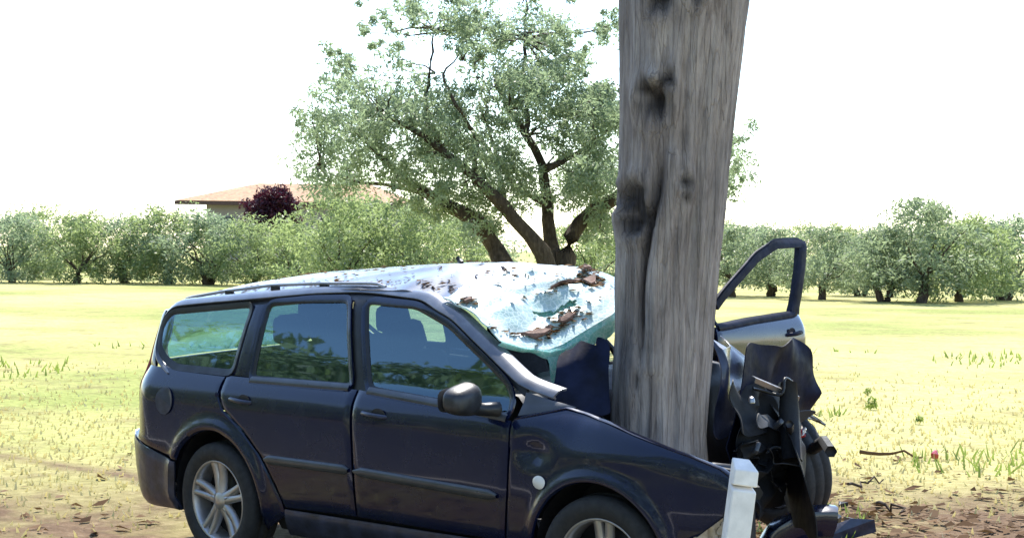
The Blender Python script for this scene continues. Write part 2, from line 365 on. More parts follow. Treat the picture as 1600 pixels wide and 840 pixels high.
def build_door(kind, s, parent, loc=OFF):
    D, Wn = (DOOR_F, W_F) if kind == 'front' else (DOOR_R, W_R)
    d = side_patch('front_door' if kind == 'front' else 'rear_door', P(D, 44, 34), s, 'paint', parent, dent=dent_f if kind == 'front' else None, loc=loc)
    g_ = fillpoly(P(Wn, 26, 16), s, -.014, 'window_glass', 'glass', d)
    ring('window_frame', outline(Wn), -.002, .027, s, -.005, .001, 'paint' if kind == 'front' else 'paint', d)
    ring('window_seal', outline(Wn), -.012, .004, s, -.012, -.002, 'black', d)
    # belt seal
    b = Wn['bot']; vs = []; q = resample(b, 24)
    for x, z in q:
        for dz, o in ((.014, -.004), (.008, .006), (-.014, .006), (-.02, -.002)): vs.append(sp(x, z + dz - .004, s, o))
    obj('belt_seal', vs, gridfaces(24, 4, s < 0), 'trim', d)
    if kind == 'front': handle(d, 1.265, .872, s); moulding(d, 1.125, 2.085, .588, .565, s)
    else: handle(d, .235, .872, s); moulding(d, .44, 1.085, .585, .588, s)
    return d
fd = build_door('front', -1, car); rd = build_door('rear', -1, car); build_door('rear', 1, car)

# quarter panels and bumper corners
def polar(c, r, a): return (c[0] + r * math.cos(R(a)), c[1] + r * math.sin(R(a)))
QP = [(-20, .548, .30), (0, .535, .37), (22, .478, .47), (40, .385, .60), (55, .235, .725), (70, .075, .82), (80, .03, .90), (87, .028, .985), (98, -.2, .992), (108, -.43, .998), (118, -.70, 1.0), (128, -.86, .95), (140, -.915, .78), (150, -.915, .635)]
def arch_patch(keys, c, r, n, nr):
    ks = np.array(keys, float); t = np.linspace(0, len(ks) - 1, n); idx = np.arange(len(ks))
    A = np.interp(t, idx, ks[:, 0]); O = np.stack([np.interp(t, idx, ks[:, 1]), np.interp(t, idx, ks[:, 2])], 1)
    I = np.array([polar(c, r, a) for a in A]); v = np.linspace(0, 1, nr)[:, None, None] ** 1.3
    return I[None] * (1 - v) + O[None] * v
for s in (-1, 1):
    q = side_patch('rear_quarter_panel', arch_patch(QP, RA, .372, 70, 18)[:, ::-1], s, 'paint', car, loc=OFF)
    if s < 0:
        vs = [(.0 + x, s * (hw(-.46, .86) + .002), z) for x, z in [(-.42 + .075 * math.cos(a), .83 + .075 * math.sin(a)) for a in np.linspace(0, 2 * math.pi, 33)[:-1]]]
        vs = [sp(v[0], v[2], s, .0045) for v in vs]
        obj('fuel_flap', vs, [tuple(reversed(range(32)))], 'scuff', q, smooth=False, solid=.004)
    bp = coons([(-.90, .22), (-.36, .225)], [(-.925, .625), (-.335, .50)], [(-.90, .22), (-.96, .40), (-.925, .625)], [(-.36, .225), polar(RA, .372, 180), (-.335, .50)], 20, 14)
    side_patch('rear_bumper_corner', bp, s, 'scuff', car, off=.006, loc=OFF)
# rear end: bumper, tailgate, rear glass
def rear_strip(name, rows, mat, n=13, parent=car):
    vs = []
    for x, z, h in rows:
        for i in range(n):
            t = -1 + 2 * i / (n - 1); vs.append((x - .05 * (1 - t * t), h * t, z))
    return obj(name, vs, gridfaces(len(rows), n, True), mat, parent, loc=OFF if parent is car else None, solid=.012)
rear_strip('rear_bumper', [(-.90, .22, .66), (-.97, .32, .70), (-.985, .45, .705), (-.965, .58, .70), (-.925, .632, .69)], 'scuff')
tg = rear_strip('tailgate', [(-.925, .64, .56), (-.945, .78, .56), (-.93, .93, .55), (-.91, 1.0, .54)], 'paint')
rear_strip('rear_window', [(-.91, 1.005, .54), (-.93, 1.12, .51), (-.915, 1.25, .47)], 'glass', parent=tg)
rear_strip('tailgate_spoiler', [(-.90, 1.255, .44), (-.93, 1.30, .44), (-.90, 1.325, .43)], 'paint', parent=tg)
for s in (-1, 1):
    tl = MB(); vs = []
    for z in np.linspace(.70, 1.22, 9):
        for x in (-.80, -.86, -.915): vs.append(sp(x, z, s, .006 + .01 * math.sin(math.pi * (z - .7) / .52)))
    obj('tail_light', vs, gridfaces(9, 3, s < 0), 'red', car, loc=OFF, solid=.01)

# body side frames: sill, A/B/C/D pillars, cant rail
GP = [(2.30, .975), (2.155, 1.015), (2.01, 1.09), (1.88, 1.16), (1.61, 1.30), (1.35, 1.38), (.985, 1.398), (.84, 1.40), (.55, 1.388), (.24, 1.362), (.10, 1.35), (-.23, 1.324), (-.59, 1.292), (-.655, 1.21), (-.635, 1.11), (-.56, 1.045), (-.45, 1.005)]
for s in (-1, 1):
    # cant rail: from the side offset band rolling over to the roof edge
    p = smooth_pl(GP[::-1], 110, 3); t = np.gradient(p, axis=0); t /= np.linalg.norm(t, axis=1)[:, None]; nr = np.stack([-t[:, 1], t[:, 0]], 1)
    vs = []; rows = [(.022, -.02, 0), (.031, -.010, 0), (.033, .003, 0), (.037, .003, 0), (.046, -.006, .0), (.054, -.018, .0), (.060, -.032, .004), (.062, -.055, .008), (.057, -.09, .012)]
    for d, o, dz in rows:
        for q, nn in zip(p, nr):
            k = q + nn * d; vs.append((k[0], s * (hw(q[0] + nn[0] * .045, q[1] + nn[1] * .045) + o), k[1] + dz))
    obj('roof_side_frame', vs, gridfaces(len(rows), 110, s > 0), 'glarepaint', car, loc=OFF, solid=.01)  # pale roof colour stands in for the sky highlight on pillar and rail
    side_patch('door_sill', coons([(.52, .19), (2.30, .19)], [(.555, .335), (2.12, .35)], [(.52, .19), (.555, .335)], [(2.30, .19), (2.12, .35)], 40, 7), s, 'scuff', car, off=.004, loc=OFF)
    ring('frame_shadow_gap', GP[::-1][4:-1], -.004, .05, s, -.03, -.045, 'black', car, closed=False, n=80, it=2, loc=OFF)  # black band in place of the shadow gap between frame and roof side
    side_patch('door_pillar', coons([(1.045, .97), (1.135, .965)], [(.87, 1.40), (.955, 1.40)], [(1.045, .97), (.87, 1.40)], [(1.135, .965), (.955, 1.40)], 5, 12), s, 'black', car, off=-.012, loc=OFF)
    side_patch('rear_pillar', coons([(.078, .99), (.235, .985)], [(.105, 1.352), (.225, 1.36)], [(.078, .99), (.105, 1.352)], [(.235, .985), (.225, 1.36)], 6, 12), s, 'paint', car, off=-.006, loc=OFF)
    side_patch('tail_pillar', coons([(-.90, .99), (-.62, 1.0)], [(-.905, 1.29), (-.68, 1.30)], [(-.90, .99), (-.93, 1.15), (-.905, 1.29)], [(-.62, 1.0), (-.69, 1.1), (-.70, 1.2), (-.68, 1.30)], 10, 14), s, 'paint', car, off=-.003, loc=OFF)
    qg = fillpoly(P(W_Q, 22, 14), s, -.012, 'rear_quarter_window', 'qglass', car, loc=OFF)
    ring('window_seal', outline(W_Q), -.012, .022, s, -.012, -.001, 'black', qg, it=3)
    side_patch('inner_side', coons([(.40, .20), (2.28, .20)], [(.02, .955), (2.16, .88)], [(.40, .20), (.40, .6), (.02, .955)], [(2.28, .20), (2.16, .88)], 20, 10), s, 'black', car, off=-.055, loc=OFF, solid=.03)

# wheels
def make_wheel(parent, loc, s, rotz=0, rotx=0, spin=0, name='wheel'):
    mb = MB().lathe_y([(.0, .02), (.15, .02), (.15, .045), (.0, .045)], 32)
    hub = mb.build(name, 'steel', parent, loc=(loc[0], loc[1] + .9, loc[2])); hub.rotation_euler = (rotx, 0, rotz + (math.pi if s > 0 else 0))
    # outward is -Y
    ty = MB().lathe_y([(.212, -.085), (.235, -.102), (.268, -.106), (.298, -.096), (.311, -.078), (.315, -.04), (.308, -.036), (.308, -.028), (.316, -.024), (.316, .024), (.308, .028), (.308, .036), (.315, .04), (.311, .078), (.298, .096), (.262, .104), (.225, .098), (.212, .085), (.205, .06)], 72)
    ty.build('tyre', 'rubber', hub)
    rm = MB().lathe_y([(.200, .07), (.196, -.05), (.203, -.078), (.212, -.092), (.2195, -.090), (.217, -.08), (.207, .07)], 72)
    rm.lathe_y([(.0, -.083), (.02, -.085), (.03, -.078), (.052, -.074), (.058, -.060), (.058, -.03), (.0, -.03)], 32)
    for k in range(5):
        a0 = spin + 2 * math.pi * k / 5
        for da in (-1, 1):
            r0, r1 = .045, .206; a_in, a_out = a0 + da * .20, a0 + da * .145
            n = 6; vs = []
            for i in range(n):
                t = i / (n - 1); r = r0 + (r1 - r0) * t; a = a_in + (a_out - a_in) * t; wd = .017 + .006 * (1 - t); y = -.076 + .016 * math.sin(math.pi * t) * .6 - .008 * t
                tx, tz = -math.sin(a), math.cos(a); cx, cz = r * math.cos(a), r * math.sin(a)
                for q, yy in ((-1, y + .030), (-.8, y), (.8, y), (1, y + .030)): vs.append((cx + tx * wd * q, yy, cz + tz * wd * q))
            fs = gridfaces(n, 4)
            rm.add(vs, fs)
    rm.build('rim', 'rim', hub)
    back = MB().lathe_y([(.0, .012), (.195, .012), (.195, .03), (.0, .03)], 40); back.build('brake_backplate', 'black', hub)
    return hub
make_wheel(car, (RA[0], -.80, .318), -1, spin=.35, name='rear_wheel')
make_wheel(car, (RA[0], .80, .318), 1, name='rear_wheel')
make_wheel(car, (FA[0], -.80, .31), -1, rotz=R(7), spin=1.52, name='front_wheel')
for s, (c, nm) in ((-1, (RA, 'rear_arch_liner')), (1, (RA, 'rear_arch_liner')), (-1, (FA, 'front_arch_liner'))):
    vs = []
    for a in np.linspace(-15, 195, 26):
        for y in (.90, .72, .52): x, z = polar(c, .375, a); vs.append((x, s * y * .975, z))
    vs += [(c[0] + .375 * math.cos(R(a)), s * .52, c[1] + .375 * math.sin(R(a))) for a in np.linspace(-15, 195, 26)]
    obj(nm, vs, gridfaces(26, 3) + [tuple(range(78, 104))], 'black', car, loc=OFF, smooth=False)

# near front fender, cowl trim, side repeater
FP = [(203, 2.118, .20), (180, 2.112, .36), (160, 2.146, .60), (140, 2.163, .80), (125, 2.163, .912), (113, 2.40, .965), (101, 2.65, .925), (86, 2.88, .875), (70, 3.12, .822), (55, 3.25, .782), (40, 3.36, .715), (28, 3.33, .63), (20, 3.16, .50)]
def dent_fender(x, z):
    return -.03 * math.exp(-(((x - 2.30) / .09) ** 2 + ((z - .78) / .055) ** 2)) + .014 * math.exp(-(((x - 2.75) / .3) ** 2 + ((z - .80) / .05) ** 2)) - .05 * max(0, x - 3.15) + .002 * noise.noise(Vector((x * 5, z * 6, 3)))
AP = arch_patch(FP, FA, .368, 90, 20)
fen = side_patch('front_fender', AP, -1, 'paint', car, dent=dent_fender, loc=OFF)
crest = [p for p in AP[-1] if p[0] > 2.162 and p[1] > .70]
vs = []
for x, z in crest:
    y = -(hw(x, z) - .007 + dent_fender(x, z))
    for dy, dz in ((.0, .0), (.010, .005), (.024, .003), (.036, -.012), (.044, -.04)): vs.append((x, y + dy, z + dz + .004 * noise.noise(Vector((x * 9, dy * 20, 0)))))
obj('fender_edge', vs, gridfaces(len(crest), 5), 'paint', fen, solid=.006)
tri = coons([(2.175, .93), (2.44, .975)], [(2.175, 1.03), (2.30, 1.0)], [(2.175, .93), (2.175, 1.03)], [(2.44, .975), (2.30, 1.0)], 8, 6)
side_patch('cowl_trim', tri, -1, 'trim', car, off=-.002, loc=OFF)
vs = [sp(2.345 + .038 * math.cos(a), .655 + .030 * math.sin(a), -1, .006) for a in np.linspace(0, 2 * math.pi, 21)[:-1]] + [sp(2.345 + .018 * math.cos(a), .655 + .012 * math.sin(a), -1, .016) for a in np.linspace(0, 2 * math.pi, 21)[:-1]]
obj('side_repeater', vs, gridfaces(2, 20, True, True) + [tuple(range(20, 40))[::-1]], 'amber', car, loc=OFF)
# door mirror (on the near front door)
vs = []; nu, nv = 20, 12
for j in range(nv):
    ph = -math.pi / 2 + math.pi * j / (nv - 1)
    for i in range(nu):
        th = 2 * math.pi * i / nu; f = lambda v, e: math.copysign(abs(v) ** e, v)
        x = .085 * f(math.cos(ph), .6) * f(math.cos(th), .7); y = .108 * f(math.cos(ph), .55) * f(math.sin(th), .7); z = .068 * f(math.sin(ph), .7)
        if x < 0: x *= .35
        vs.append((2.0 + x - .10 * (y + .1), -1.035 + y, 1.01 + z * (1 - .25 * y / .125 * -1) - .1 * x))
mr = obj('door_mirror', vs, gridfaces(nv, nu, True, True), 'mirror', fd)
mb = MB().tube([(2.07, -.87, .955), (2.05, -.94, .96), (2.02, -1.0, .97)], [.035, .03, .03], 10); mb.build('mirror_arm', 'black', mr)
vs = [(1.945 - .10 * (y + .0), -1.035 + y, 1.01 + z) for y, z in [(.105 * math.copysign(abs(math.cos(a)) ** .6, math.cos(a)), .055 * math.copysign(abs(math.sin(a)) ** .6, math.sin(a))) for a in np.linspace(0, 2 * math.pi, 25)[:-1]]]
obj('mirror_glass', vs, [tuple(range(24))], 'steel', mr, smooth=False)

# roof: buckled sheet
def edge_z(x): return float(np.interp(x, [-.95, -.73, .03, .75, 1.14, 1.5], [1.285, 1.325, 1.41, 1.443, 1.455, 1.425]))
def crown_z(x): return float(np.interp(x, [-.95, -.5, 0, .5, 1.0, 1.3, 1.5], [1.36, 1.435, 1.492, 1.525, 1.55, 1.552, 1.52]))
def roof_hy(x): return min(.60, hw(x, 1.44) - .01) if x < 0 else .60
def roof_z(x, y):
    h = roof_hy(x); t = min(1, abs(y) / h)
    z = edge_z(x) + (crown_z(x) - edge_z(x)) * (1 - t ** 2.1)
    k = max(0, min(1, (x - .35) / .9))
    z += k * (.020 * noise.noise(Vector((x * 3.1, y * 3.3, 2))) + .010 * noise.noise(Vector((x * 8, y * 7, 5))))
    z += .018 * k * math.exp(-((y + .25 - .5 * (x - 1.0)) / .05) ** 2) - .02 * k * math.exp(-((y + .1 - .5 * (x - 1.0)) / .06) ** 2)
    return z
xs = np.linspace(-.94, 1.50, 76); ts = np.linspace(-1, 1, 50)
rv = [(x + (.05 * math.sin(y * 5) + .03 * noise.noise(Vector((y * 6, 3, 3)))) * (1 if i == 75 else 0), y, roof_z(x, y)) for i, x in enumerate(xs) for y in ts * roof_hy(x)]
roof = obj('roof', rv, gridfaces(76, 50, True), 'glarepaint', car, loc=OFF, solid=.01)
roof.modifiers['solid'].offset = -1
for s in (-1, 1):   # roof rails on feet
    pts = [(x, s * (roof_hy(x) - .035), roof_z(x, roof_hy(x) - .035) + h) for x, h in ((-.72, .0), (-.66, .018), (-.3, .024), (.1, .026), (.5, .026), (.95, .02), (1.02, .0))]
    rr = MB().tube(resample(pts, 30).tolist(), .009, 8); rl = rr.build('roof_rail', 'rim', car, loc=OFF)
    for x in (-.25, .15, .55):
        MB().box((x, s * (roof_hy(x) - .035), roof_z(x, roof_hy(x) - .035) + .010), (.06, .020, .03)).build('rail_foot', 'black', rl, smooth=False, bevel=.004)
aer = MB().tube([(1.0, .0, roof_z(1.0, 0)), (.97, 0, roof_z(1, 0) + .03)], [.016, .01], 8); aer.build('aerial_base', 'black', car, loc=OFF)

# windscreen: crazed sheet torn from its lower edge, lower rim folded and green
LOW = [(-.70, 1.93, 1.245), (-.60, 1.99, 1.205), (-.48, 2.03, 1.185), (-.36, 2.02, 1.20), (-.25, 2.02, 1.235), (0, 2.03, 1.315), (.15, 1.98, 1.365), (.35, 1.85, 1.40), (.58, 1.76, 1.37)]
LA = np.array(LOW); ny, nt_ = 64, 34
def ws(u, t):
    y0 = -.63 + 1.2 * u; xh, zh = 1.475 + .02 * math.sin(y0 * 7), roof_z(1.47, max(-.59, min(.59, y0))) + .008
    yl = LA[0, 0] + (LA[-1, 0] - LA[0, 0]) * u; xl, zl = np.interp(yl, LA[:, 0], LA[:, 1]), np.interp(yl, LA[:, 0], LA[:, 2])
    x, y, z = xh + (xl - xh) * t, y0 + (yl - y0) * t, zh + (zl - zh) * t + .035 * math.sin(math.pi * t) * (1 - .3 * u)
    k = math.sin(math.pi * min(1, t * 1.1)) ** .5
    z += k * (.028 * noise.noise(Vector((x * 7, y * 6, 9))) + .014 * noise.noise(Vector((x * 17, y * 15, 2))))
    z -= .045 * math.exp(-(((u - .36) / .10) ** 2 + ((t - .62) / .13) ** 2)) + .05 * math.exp(-(((u - .16) / .09) ** 2 + ((t - .72) / .1) ** 2)) + .03 * math.exp(-(((u - .52) / .2) ** 2 + ((t - .42 - .3 * (u - .5)) / .05) ** 2))
    return (x, y, z)
wv = [ws(i / (ny - 1), j / (nt_ - 1)) for j in range(nt_) for i in range(ny)]
hole = lambda u, t: (((u - .38) / .10) ** 2 + ((t - .64 - .5 * (u - .4)) / .06) ** 2 < 1) or (((u - .56) / .12) ** 2 + ((t - .45) / .03) ** 2 < 1) or (((u - .15) / .08) ** 2 + ((t - .78) / .04) ** 2 < 1)
wf = [f for n_, f in enumerate(gridfaces(nt_, ny, True)) if not hole((n_ % (ny - 1)) / (ny - 1), (n_ // (ny - 1)) / (nt_ - 1))]
wsn = obj('windscreen', wv, wf, 'screen', car, loc=OFF, solid=.006)
vs = []
for j in range(8):
    for i in range(10): x, y, z = ws(.24 + .34 * i / 9, .48 + .36 * j / 7); vs.append((x, y, z - .035 + .012 * noise.noise(Vector((x * 12, y * 12, 6)))))
obj('glass_flap', vs, gridfaces(8, 10, True), 'screen_edge', wsn, solid=.004)
vs = []
for i in range(ny):
    u = i / (ny - 1); x, y, z = ws(u, 1.0); wdt = (.025 + .08 * min(1, max(0, (u - .12) / .2))) * (1 + .3 * noise.noise(Vector((u * 14, 0, 0))))
    for k, (dx, dz) in enumerate(((-.004, .002), (.012, -.25 * 1), (.006, -.65), (-.012, -1.0))): vs.append((x + dx, y, z + (dz * wdt if k else dz)))
obj('screen_edge', vs, gridfaces(ny, 4), 'screen_edge', wsn, solid=.004)
mb = MB(); pts = [(2.02, -.445, 1.175), (2.035, -.44, 1.12), (2.04, -.445, 1.06), (2.03, -.43, 1.0)]
vs = [];
for i, p in enumerate(pts):
    for d in (-.045, -.01, .03): vs.append((p[0], p[1] + d * (1 - .12 * i), p[2] + .03 * d))
obj('glass_strip', vs, gridfaces(4, 3), 'screen_edge', wsn, solid=.004)

# interior: floor, dash, seats, steering wheel
MB().box((.65, 0, .26), (3.0, 1.5, .05)).box((-.45, 0, .62), (.9, 1.3, .05)).build('floor_pan', 'black', car, loc=OFF, smooth=False)
vs = []
for y in np.linspace(-.78, .78, 24):
    push = .16 * math.exp(-((y - .02) / .3) ** 2)
    for x, z in ((1.75, .70), (1.70, .90), (1.78, 1.01), (1.95, 1.04), (2.12, 1.0), (2.2, .9), (2.22, .5)):
        vs.append((x - push + .02 * noise.noise(Vector((x * 5, y * 5, 0))), y, z + .03 * noise.noise(Vector((y * 6, x * 6, 7)))))
obj('dashboard', vs, gridfaces(24, 7), 'black', car, loc=OFF)
def seat(y, x0, w_, name):
    mb = MB(); mb.box((x0 + .22, y, .50), (.50, w_, .16)); st = mb.build(name, 'cloth', car, loc=OFF, bevel=.05)
    MB().box((x0 - .07, y, .83), (.15, w_, .60), Vector((0, 0, 0)).to_track_quat('Z', 'Y').to_euler() if False else __import__('mathutils').Euler((0, R(-14), 0)), .85).build('backrest', 'cloth', st, bevel=.05)
    for yy in ((0,) if w_ < .7 else (-.38, 0, .38)): MB().box((x0 - .17, y + yy, 1.20), (.10, .25, .16), __import__('mathutils').Euler((0, R(-10), 0)), .85).build('headrest', 'cloth', st, bevel=.04)
seat(-.37, 1.12, .5, 'front_seat'); seat(.37, 1.12, .5, 'front_seat'); seat(0, .22, 1.25, 'rear_seat')
sw = MB(); pts = [(1.62 - .07 * math.sin(a), .36 + .18 * math.cos(a), 1.0 + .17 * math.sin(a)) for a in np.linspace(0, 2 * math.pi, 25)]
sw.tube(pts, .015, 8).tube([(1.62, .2, 1.0), (1.62, .52, 1.0)], .018, 6).tube([(1.62, .36, 1.0), (1.85, .36, .92)], .03, 8); sw.build('steering_wheel', 'black', car, loc=OFF)

# crumpled bonnet halves, engine bay, far front corner
def crumple(name, b0, b1, t0, t1, mat, amp, nu=6, nv=4, seed=0, parent=car, solid=.005, fold=None, jag=.5):
    # sheet metal: a coarse lattice of random kinks, flat facets between sharp creases, ragged edges
    r = random.Random(seed * 7 + 1); nu, nv = min(nu, 7), min(nv, 5); vs = []; fs = []
    for j in range(nv):
        for i in range(nu):
            u, v = i / (nu - 1), j / (nv - 1)
            uu = min(1.04, max(-.04, u + r.uniform(-.3, .3) / (nu - 1))); vv = min(1.05, max(-.05, v + r.uniform(-.3, .3) / (nv - 1) + (r.uniform(-jag, jag) / (nv - 1) * .7 if j in (0, nv - 1) else 0)))
            p = (Vector(b0) * (1 - uu) + Vector(b1) * uu) * (1 - vv) + (Vector(t0) * (1 - uu) + Vector(t1) * uu) * vv
            p += Vector((r.uniform(-1, 1), r.uniform(-.5, .5), r.uniform(-.4, .4))) * amp * 1.9
            if fold: p = p + Vector(fold) * (.45 - abs(v - .55))
            vs.append(p)
    o = obj(name, vs, gridfaces(nv, nu), mat, parent, loc=OFF if parent is car else None)
    ca_ = o.data.attributes.new('crease_edge', 'FLOAT', 'EDGE'); ca_.data.foreach_set('value', [r.choice((0, 0, .35, .95)) for _ in o.data.edges])
    m1 = o.modifiers.new('sub', 'SUBSURF'); m1.levels = m1.render_levels = 3
    m2 = o.modifiers.new('solid', 'SOLIDIFY'); m2.thickness = solid; m2.offset = 0
    m3 = o.modifiers.new('split', 'EDGE_SPLIT'); m3.split_angle = R(34)
    return o
crumple('bonnet', (2.17, -.66, .96), (2.37, -.43, .86), (2.12, -.48, 1.17), (2.25, -.29, 1.26), 'scuff2', .014, seed=1, fold=(.05, -.04, 0))
crumple('bonnet', (2.58, .10, .70), (2.30, .92, .80), (2.46, .22, 1.17), (2.24, .70, 1.13), 'scuff', .035, seed=4, fold=(.08, .0, 0))
crumple('front_wing', (2.54, .16, .50), (2.36, 1.26, .56), (2.54, .36, 1.14), (2.43, 1.15, 1.10), 'scuff2', .03, 7, 5, seed=5, fold=(.06, 0, 0))
crumple('bulkhead', (2.06, -.72, .40), (2.10, .80, .40), (2.08, -.70, .96), (2.08, .80, 1.0), 'dark', .06, seed=6)
crumple('inner_wing', (2.25, -.62, .30), (3.22, -.66, .34), (2.25, -.68, .86), (3.20, -.72, .72), 'dark', .05, seed=8)
crumple('inner_wing', (2.95, .30, .20), (2.30, 1.02, .25), (2.86, .32, .80), (2.26, .98, .92), 'dark', .04, seed=12, fold=(.08, .02, 0))
eng = MB().box((2.82, -.38, .42), (.45, .38, .38), __import__('mathutils').Euler((0, .1, .3)), .85).tube([(2.62, -.5, .64), (2.85, -.45, .66), (3.02, -.32, .60)], .045, 10)
for k in range(4): eng.tube([(2.68 + .1 * k, -.28, .58), (2.66 + .1 * k, -.28, .66)], .03, 8)
eng.build('engine', 'dark', car, loc=OFF, smooth=False, bevel=.012)
MB().box((2.45, -.45, .62), (.26, .18, .20), __import__('mathutils').Euler((.1, .2, .5))).build('battery', 'black', car, loc=OFF, smooth=False, bevel=.01)
MB().tube([(2.50, -.60, .72), (2.72, -.52, .74), (2.95, -.55, .66), (3.15, -.62, .60)], .018, 8).build('hose', 'black', car, loc=OFF)
MB().tube([(2.62, -.36, .72), (2.75, -.30, .68), (2.9, -.2, .66)], .022, 8).build('hose', 'trim', car, loc=OFF)
crumple('scuttle_panel', (2.44, -.56, .80), (2.70, -.52, .76), (2.42, -.52, .85), (2.68, -.47, .80), 'steel', .02, 14, 6, seed=21)
# radiator support bent into a V round the trunk
MB().tube([(3.30, -.62, .66), (3.05, -.42, .68), (2.80, -.30, .66)], .03, 6).tube([(3.28, -.62, .34), (3.0, -.40, .33), (2.75, -.28, .32)], .035, 6).build('radiator_support', 'dark', car, loc=OFF, smooth=False)
rad = crumple('radiator', (3.22, -.58, .34), (2.78, -.26, .32), (3.20, -.60, .66), (2.76, -.28, .64), 'liner', .03, seed=30)
# near broken headlamp
hl = crumple('headlamp', (3.10, -.80, .40), (3.20, -.72, .42), (3.12, -.84, .60), (3.24, -.74, .60), 'tan', .03, 14, 12, seed=33, solid=.03)
MB().tube([(3.12, -.80, .30), (3.15, -.82, .46), (3.14, -.80, .60)], [.035, .04, .03], 8).build('bracket', 'tan', hl)
crumple('front_bumper_remnant', (3.20, -.70, .16), (3.36, -.46, .18), (3.24, -.72, .36), (3.38, -.48, .38), 'liner', .03, 18, 10, seed=36)

# far front door, swung wide open and lifted off its sill
dr = build_door('front', 1, car)
ang = R(83); hx, hy = 2.14, .90
dr.matrix_local = Matrix.Translation((hx - .17, hy + .9, .70)) @ Matrix.Rotation(-ang, 4, 'Z') @ Matrix.Rotation(R(-4), 4, 'X') @ Matrix.Rotation(R(-4), 4, 'Y') @ Matrix.Translation((-hx, -hy, -.45))
dr['label'] = 'far front door swung open, its empty window frame above the field'
for ch in list(dr.children):
    if ch.name.startswith('window_glass'): bpy.data.objects.remove(ch); continue
    if not ch.name.startswith('moulding'): ch.data.materials[0] = M_['scuff2']
dr.data.materials[0] = M_['paint']
side_patch('frame_leg', coons([(1.10, .975), (1.20, .975)], [(.94, 1.40), (1.04, 1.405)], [(1.10, .975), (.94, 1.40)], [(1.20, .975), (1.04, 1.405)], 6, 14), 1, 'scuff2', dr, off=.006, solid=.04)
ring('frame_arc', W_F['top'][::-1] , -.016, .03, 1, .004, .006, 'scuff2', dr, closed=False, n=40, solid=.035)
for ch in dr.children:
    for v_ in ch.data.vertices:
        if v_.co.z > .96: v_.co.y += (v_.co.z - .96) * .24
ip = side_patch('inner_panel', P(DOOR_F, 20, 14), 1, 'black', dr, off=-.05)
crumple('torn_trim', (1.12, .92, .36), (2.0, .93, .50), (1.10, .95, .46), (2.0, .96, .60), 'black', .06, 24, 8, seed=41, parent=dr)
# struts and rails showing on the far side
vs = []
for k in range(6):
    t = k / 5; p = Vector((2.66, .27, 1.005)).lerp(Vector((2.62, .70, .865)), t); vs += [p + Vector((0, 0, .014)), p + Vector((.02, 0, .004)), p + Vector((.012, 0, -.016))]
obj('wing_rail', vs, gridfaces(6, 3, True), 'steel', car, loc=OFF, solid=.004)
wr = random.Random(77)
for k in range(7):
    a_ = Vector((2.62 + wr.uniform(-.05, .2), wr.uniform(.15, .42), wr.uniform(.60, .95))); b_ = a_ + Vector((wr.uniform(-.15, .15), wr.uniform(.10, .28), wr.uniform(-.22, .05)))
    MB().tube(smooth_pl([tuple(q_) for q_ in wiggle(a_, b_, 5, .07, 200 + k)], 18, 4).tolist(), .004 + .002 * (k % 3), 5).build('wire', ['black', 'trim', 'black', 'dark', 'black'][k % 5], car, loc=OFF)
for k, (x, y, z, m_) in enumerate(((2.72, .18, .92, 'steel'), (2.76, .16, .70, 'trim'), (2.70, .42, .77, 'trim'))):
    MB().box((x, y, z), (.03, .07, .03), __import__('mathutils').Euler((k, .4 * k, .7)), .7).build('bracket', m_, car, loc=OFF, smooth=False, bevel=.008)
crumple('crushed_panel', (2.66, .16, .46), (2.50, .98, .50), (2.62, .20, .80), (2.48, 1.0, .74), 'liner', .035, 7, 5, seed=71)
crumple('crushed_panel', (2.70, .10, .74), (2.56, .60, .70), (2.64, .14, 1.0), (2.54, .56, .94), 'dark', .03, 6, 4, seed=72)
crumple('slam_panel', (2.78, .12, .80), (2.55, .85, .66), (2.76, .14, .86), (2.53, .86, .74), 'liner', .02, 9, 3, seed=61)
crumple('torn_bracket', (2.74, .10, .64), (2.60, .55, .52), (2.72, .12, .74), (2.58, .58, .60), 'dark', .03, 7, 4, seed=63)
crumple('torn_bracket', (2.80, .05, .40), (2.50, .80, .34), (2.78, .08, .60), (2.46, .84, .56), 'dark', .04, 8, 5, seed=64)
MB().tube([(2.78, .42, .60), (2.70, .52, .82), (2.66, .58, .95)], [.05, .05, .04], 10).build('suspension_strut', 'dark', car, loc=OFF)
MB().tube([(2.85, .30, .80), (2.75, .45, .74), (2.65, .62, .72), (2.55, .80, .60)], .02, 6).build('hose', 'black', car, loc=OFF)
MB().tube([(2.98, .45, .66), (2.78, .70, .66), (2.50, 1.02, .55)], .03, 6).build('crossmember', 'dark', car, loc=OFF)
rl_ = crumple('broken_lamp', (2.52, .82, .60), (2.45, .98, .60), (2.55, .84, .68), (2.46, .98, .67), 'red', .02, 10, 8, seed=44, solid=.012)
crumple('lamp_bezel', (2.54, .86, .645), (2.50, .95, .645), (2.55, .86, .68), (2.50, .96, .675), 'amber', .01, 8, 5, seed=45, parent=rl_)
for k, (a, b) in enumerate((((2.48, .70, .80), (2.30, 1.42, .62)), ((2.46, .80, .66), (2.30, 1.36, .54)), ((2.52, .55, .62), (2.34, 1.15, .60)))):
    crumple('torn_liner', a, b, (a[0] - .02, a[1], a[2] + .15), (b[0], b[1] + .01, b[2] + .015), 'black', .018, 22, 8, seed=50 + k)
make_wheel(car, (2.24, 1.10, .42), 1, rotz=R(-14), rotx=R(-8), name='front_wheel')

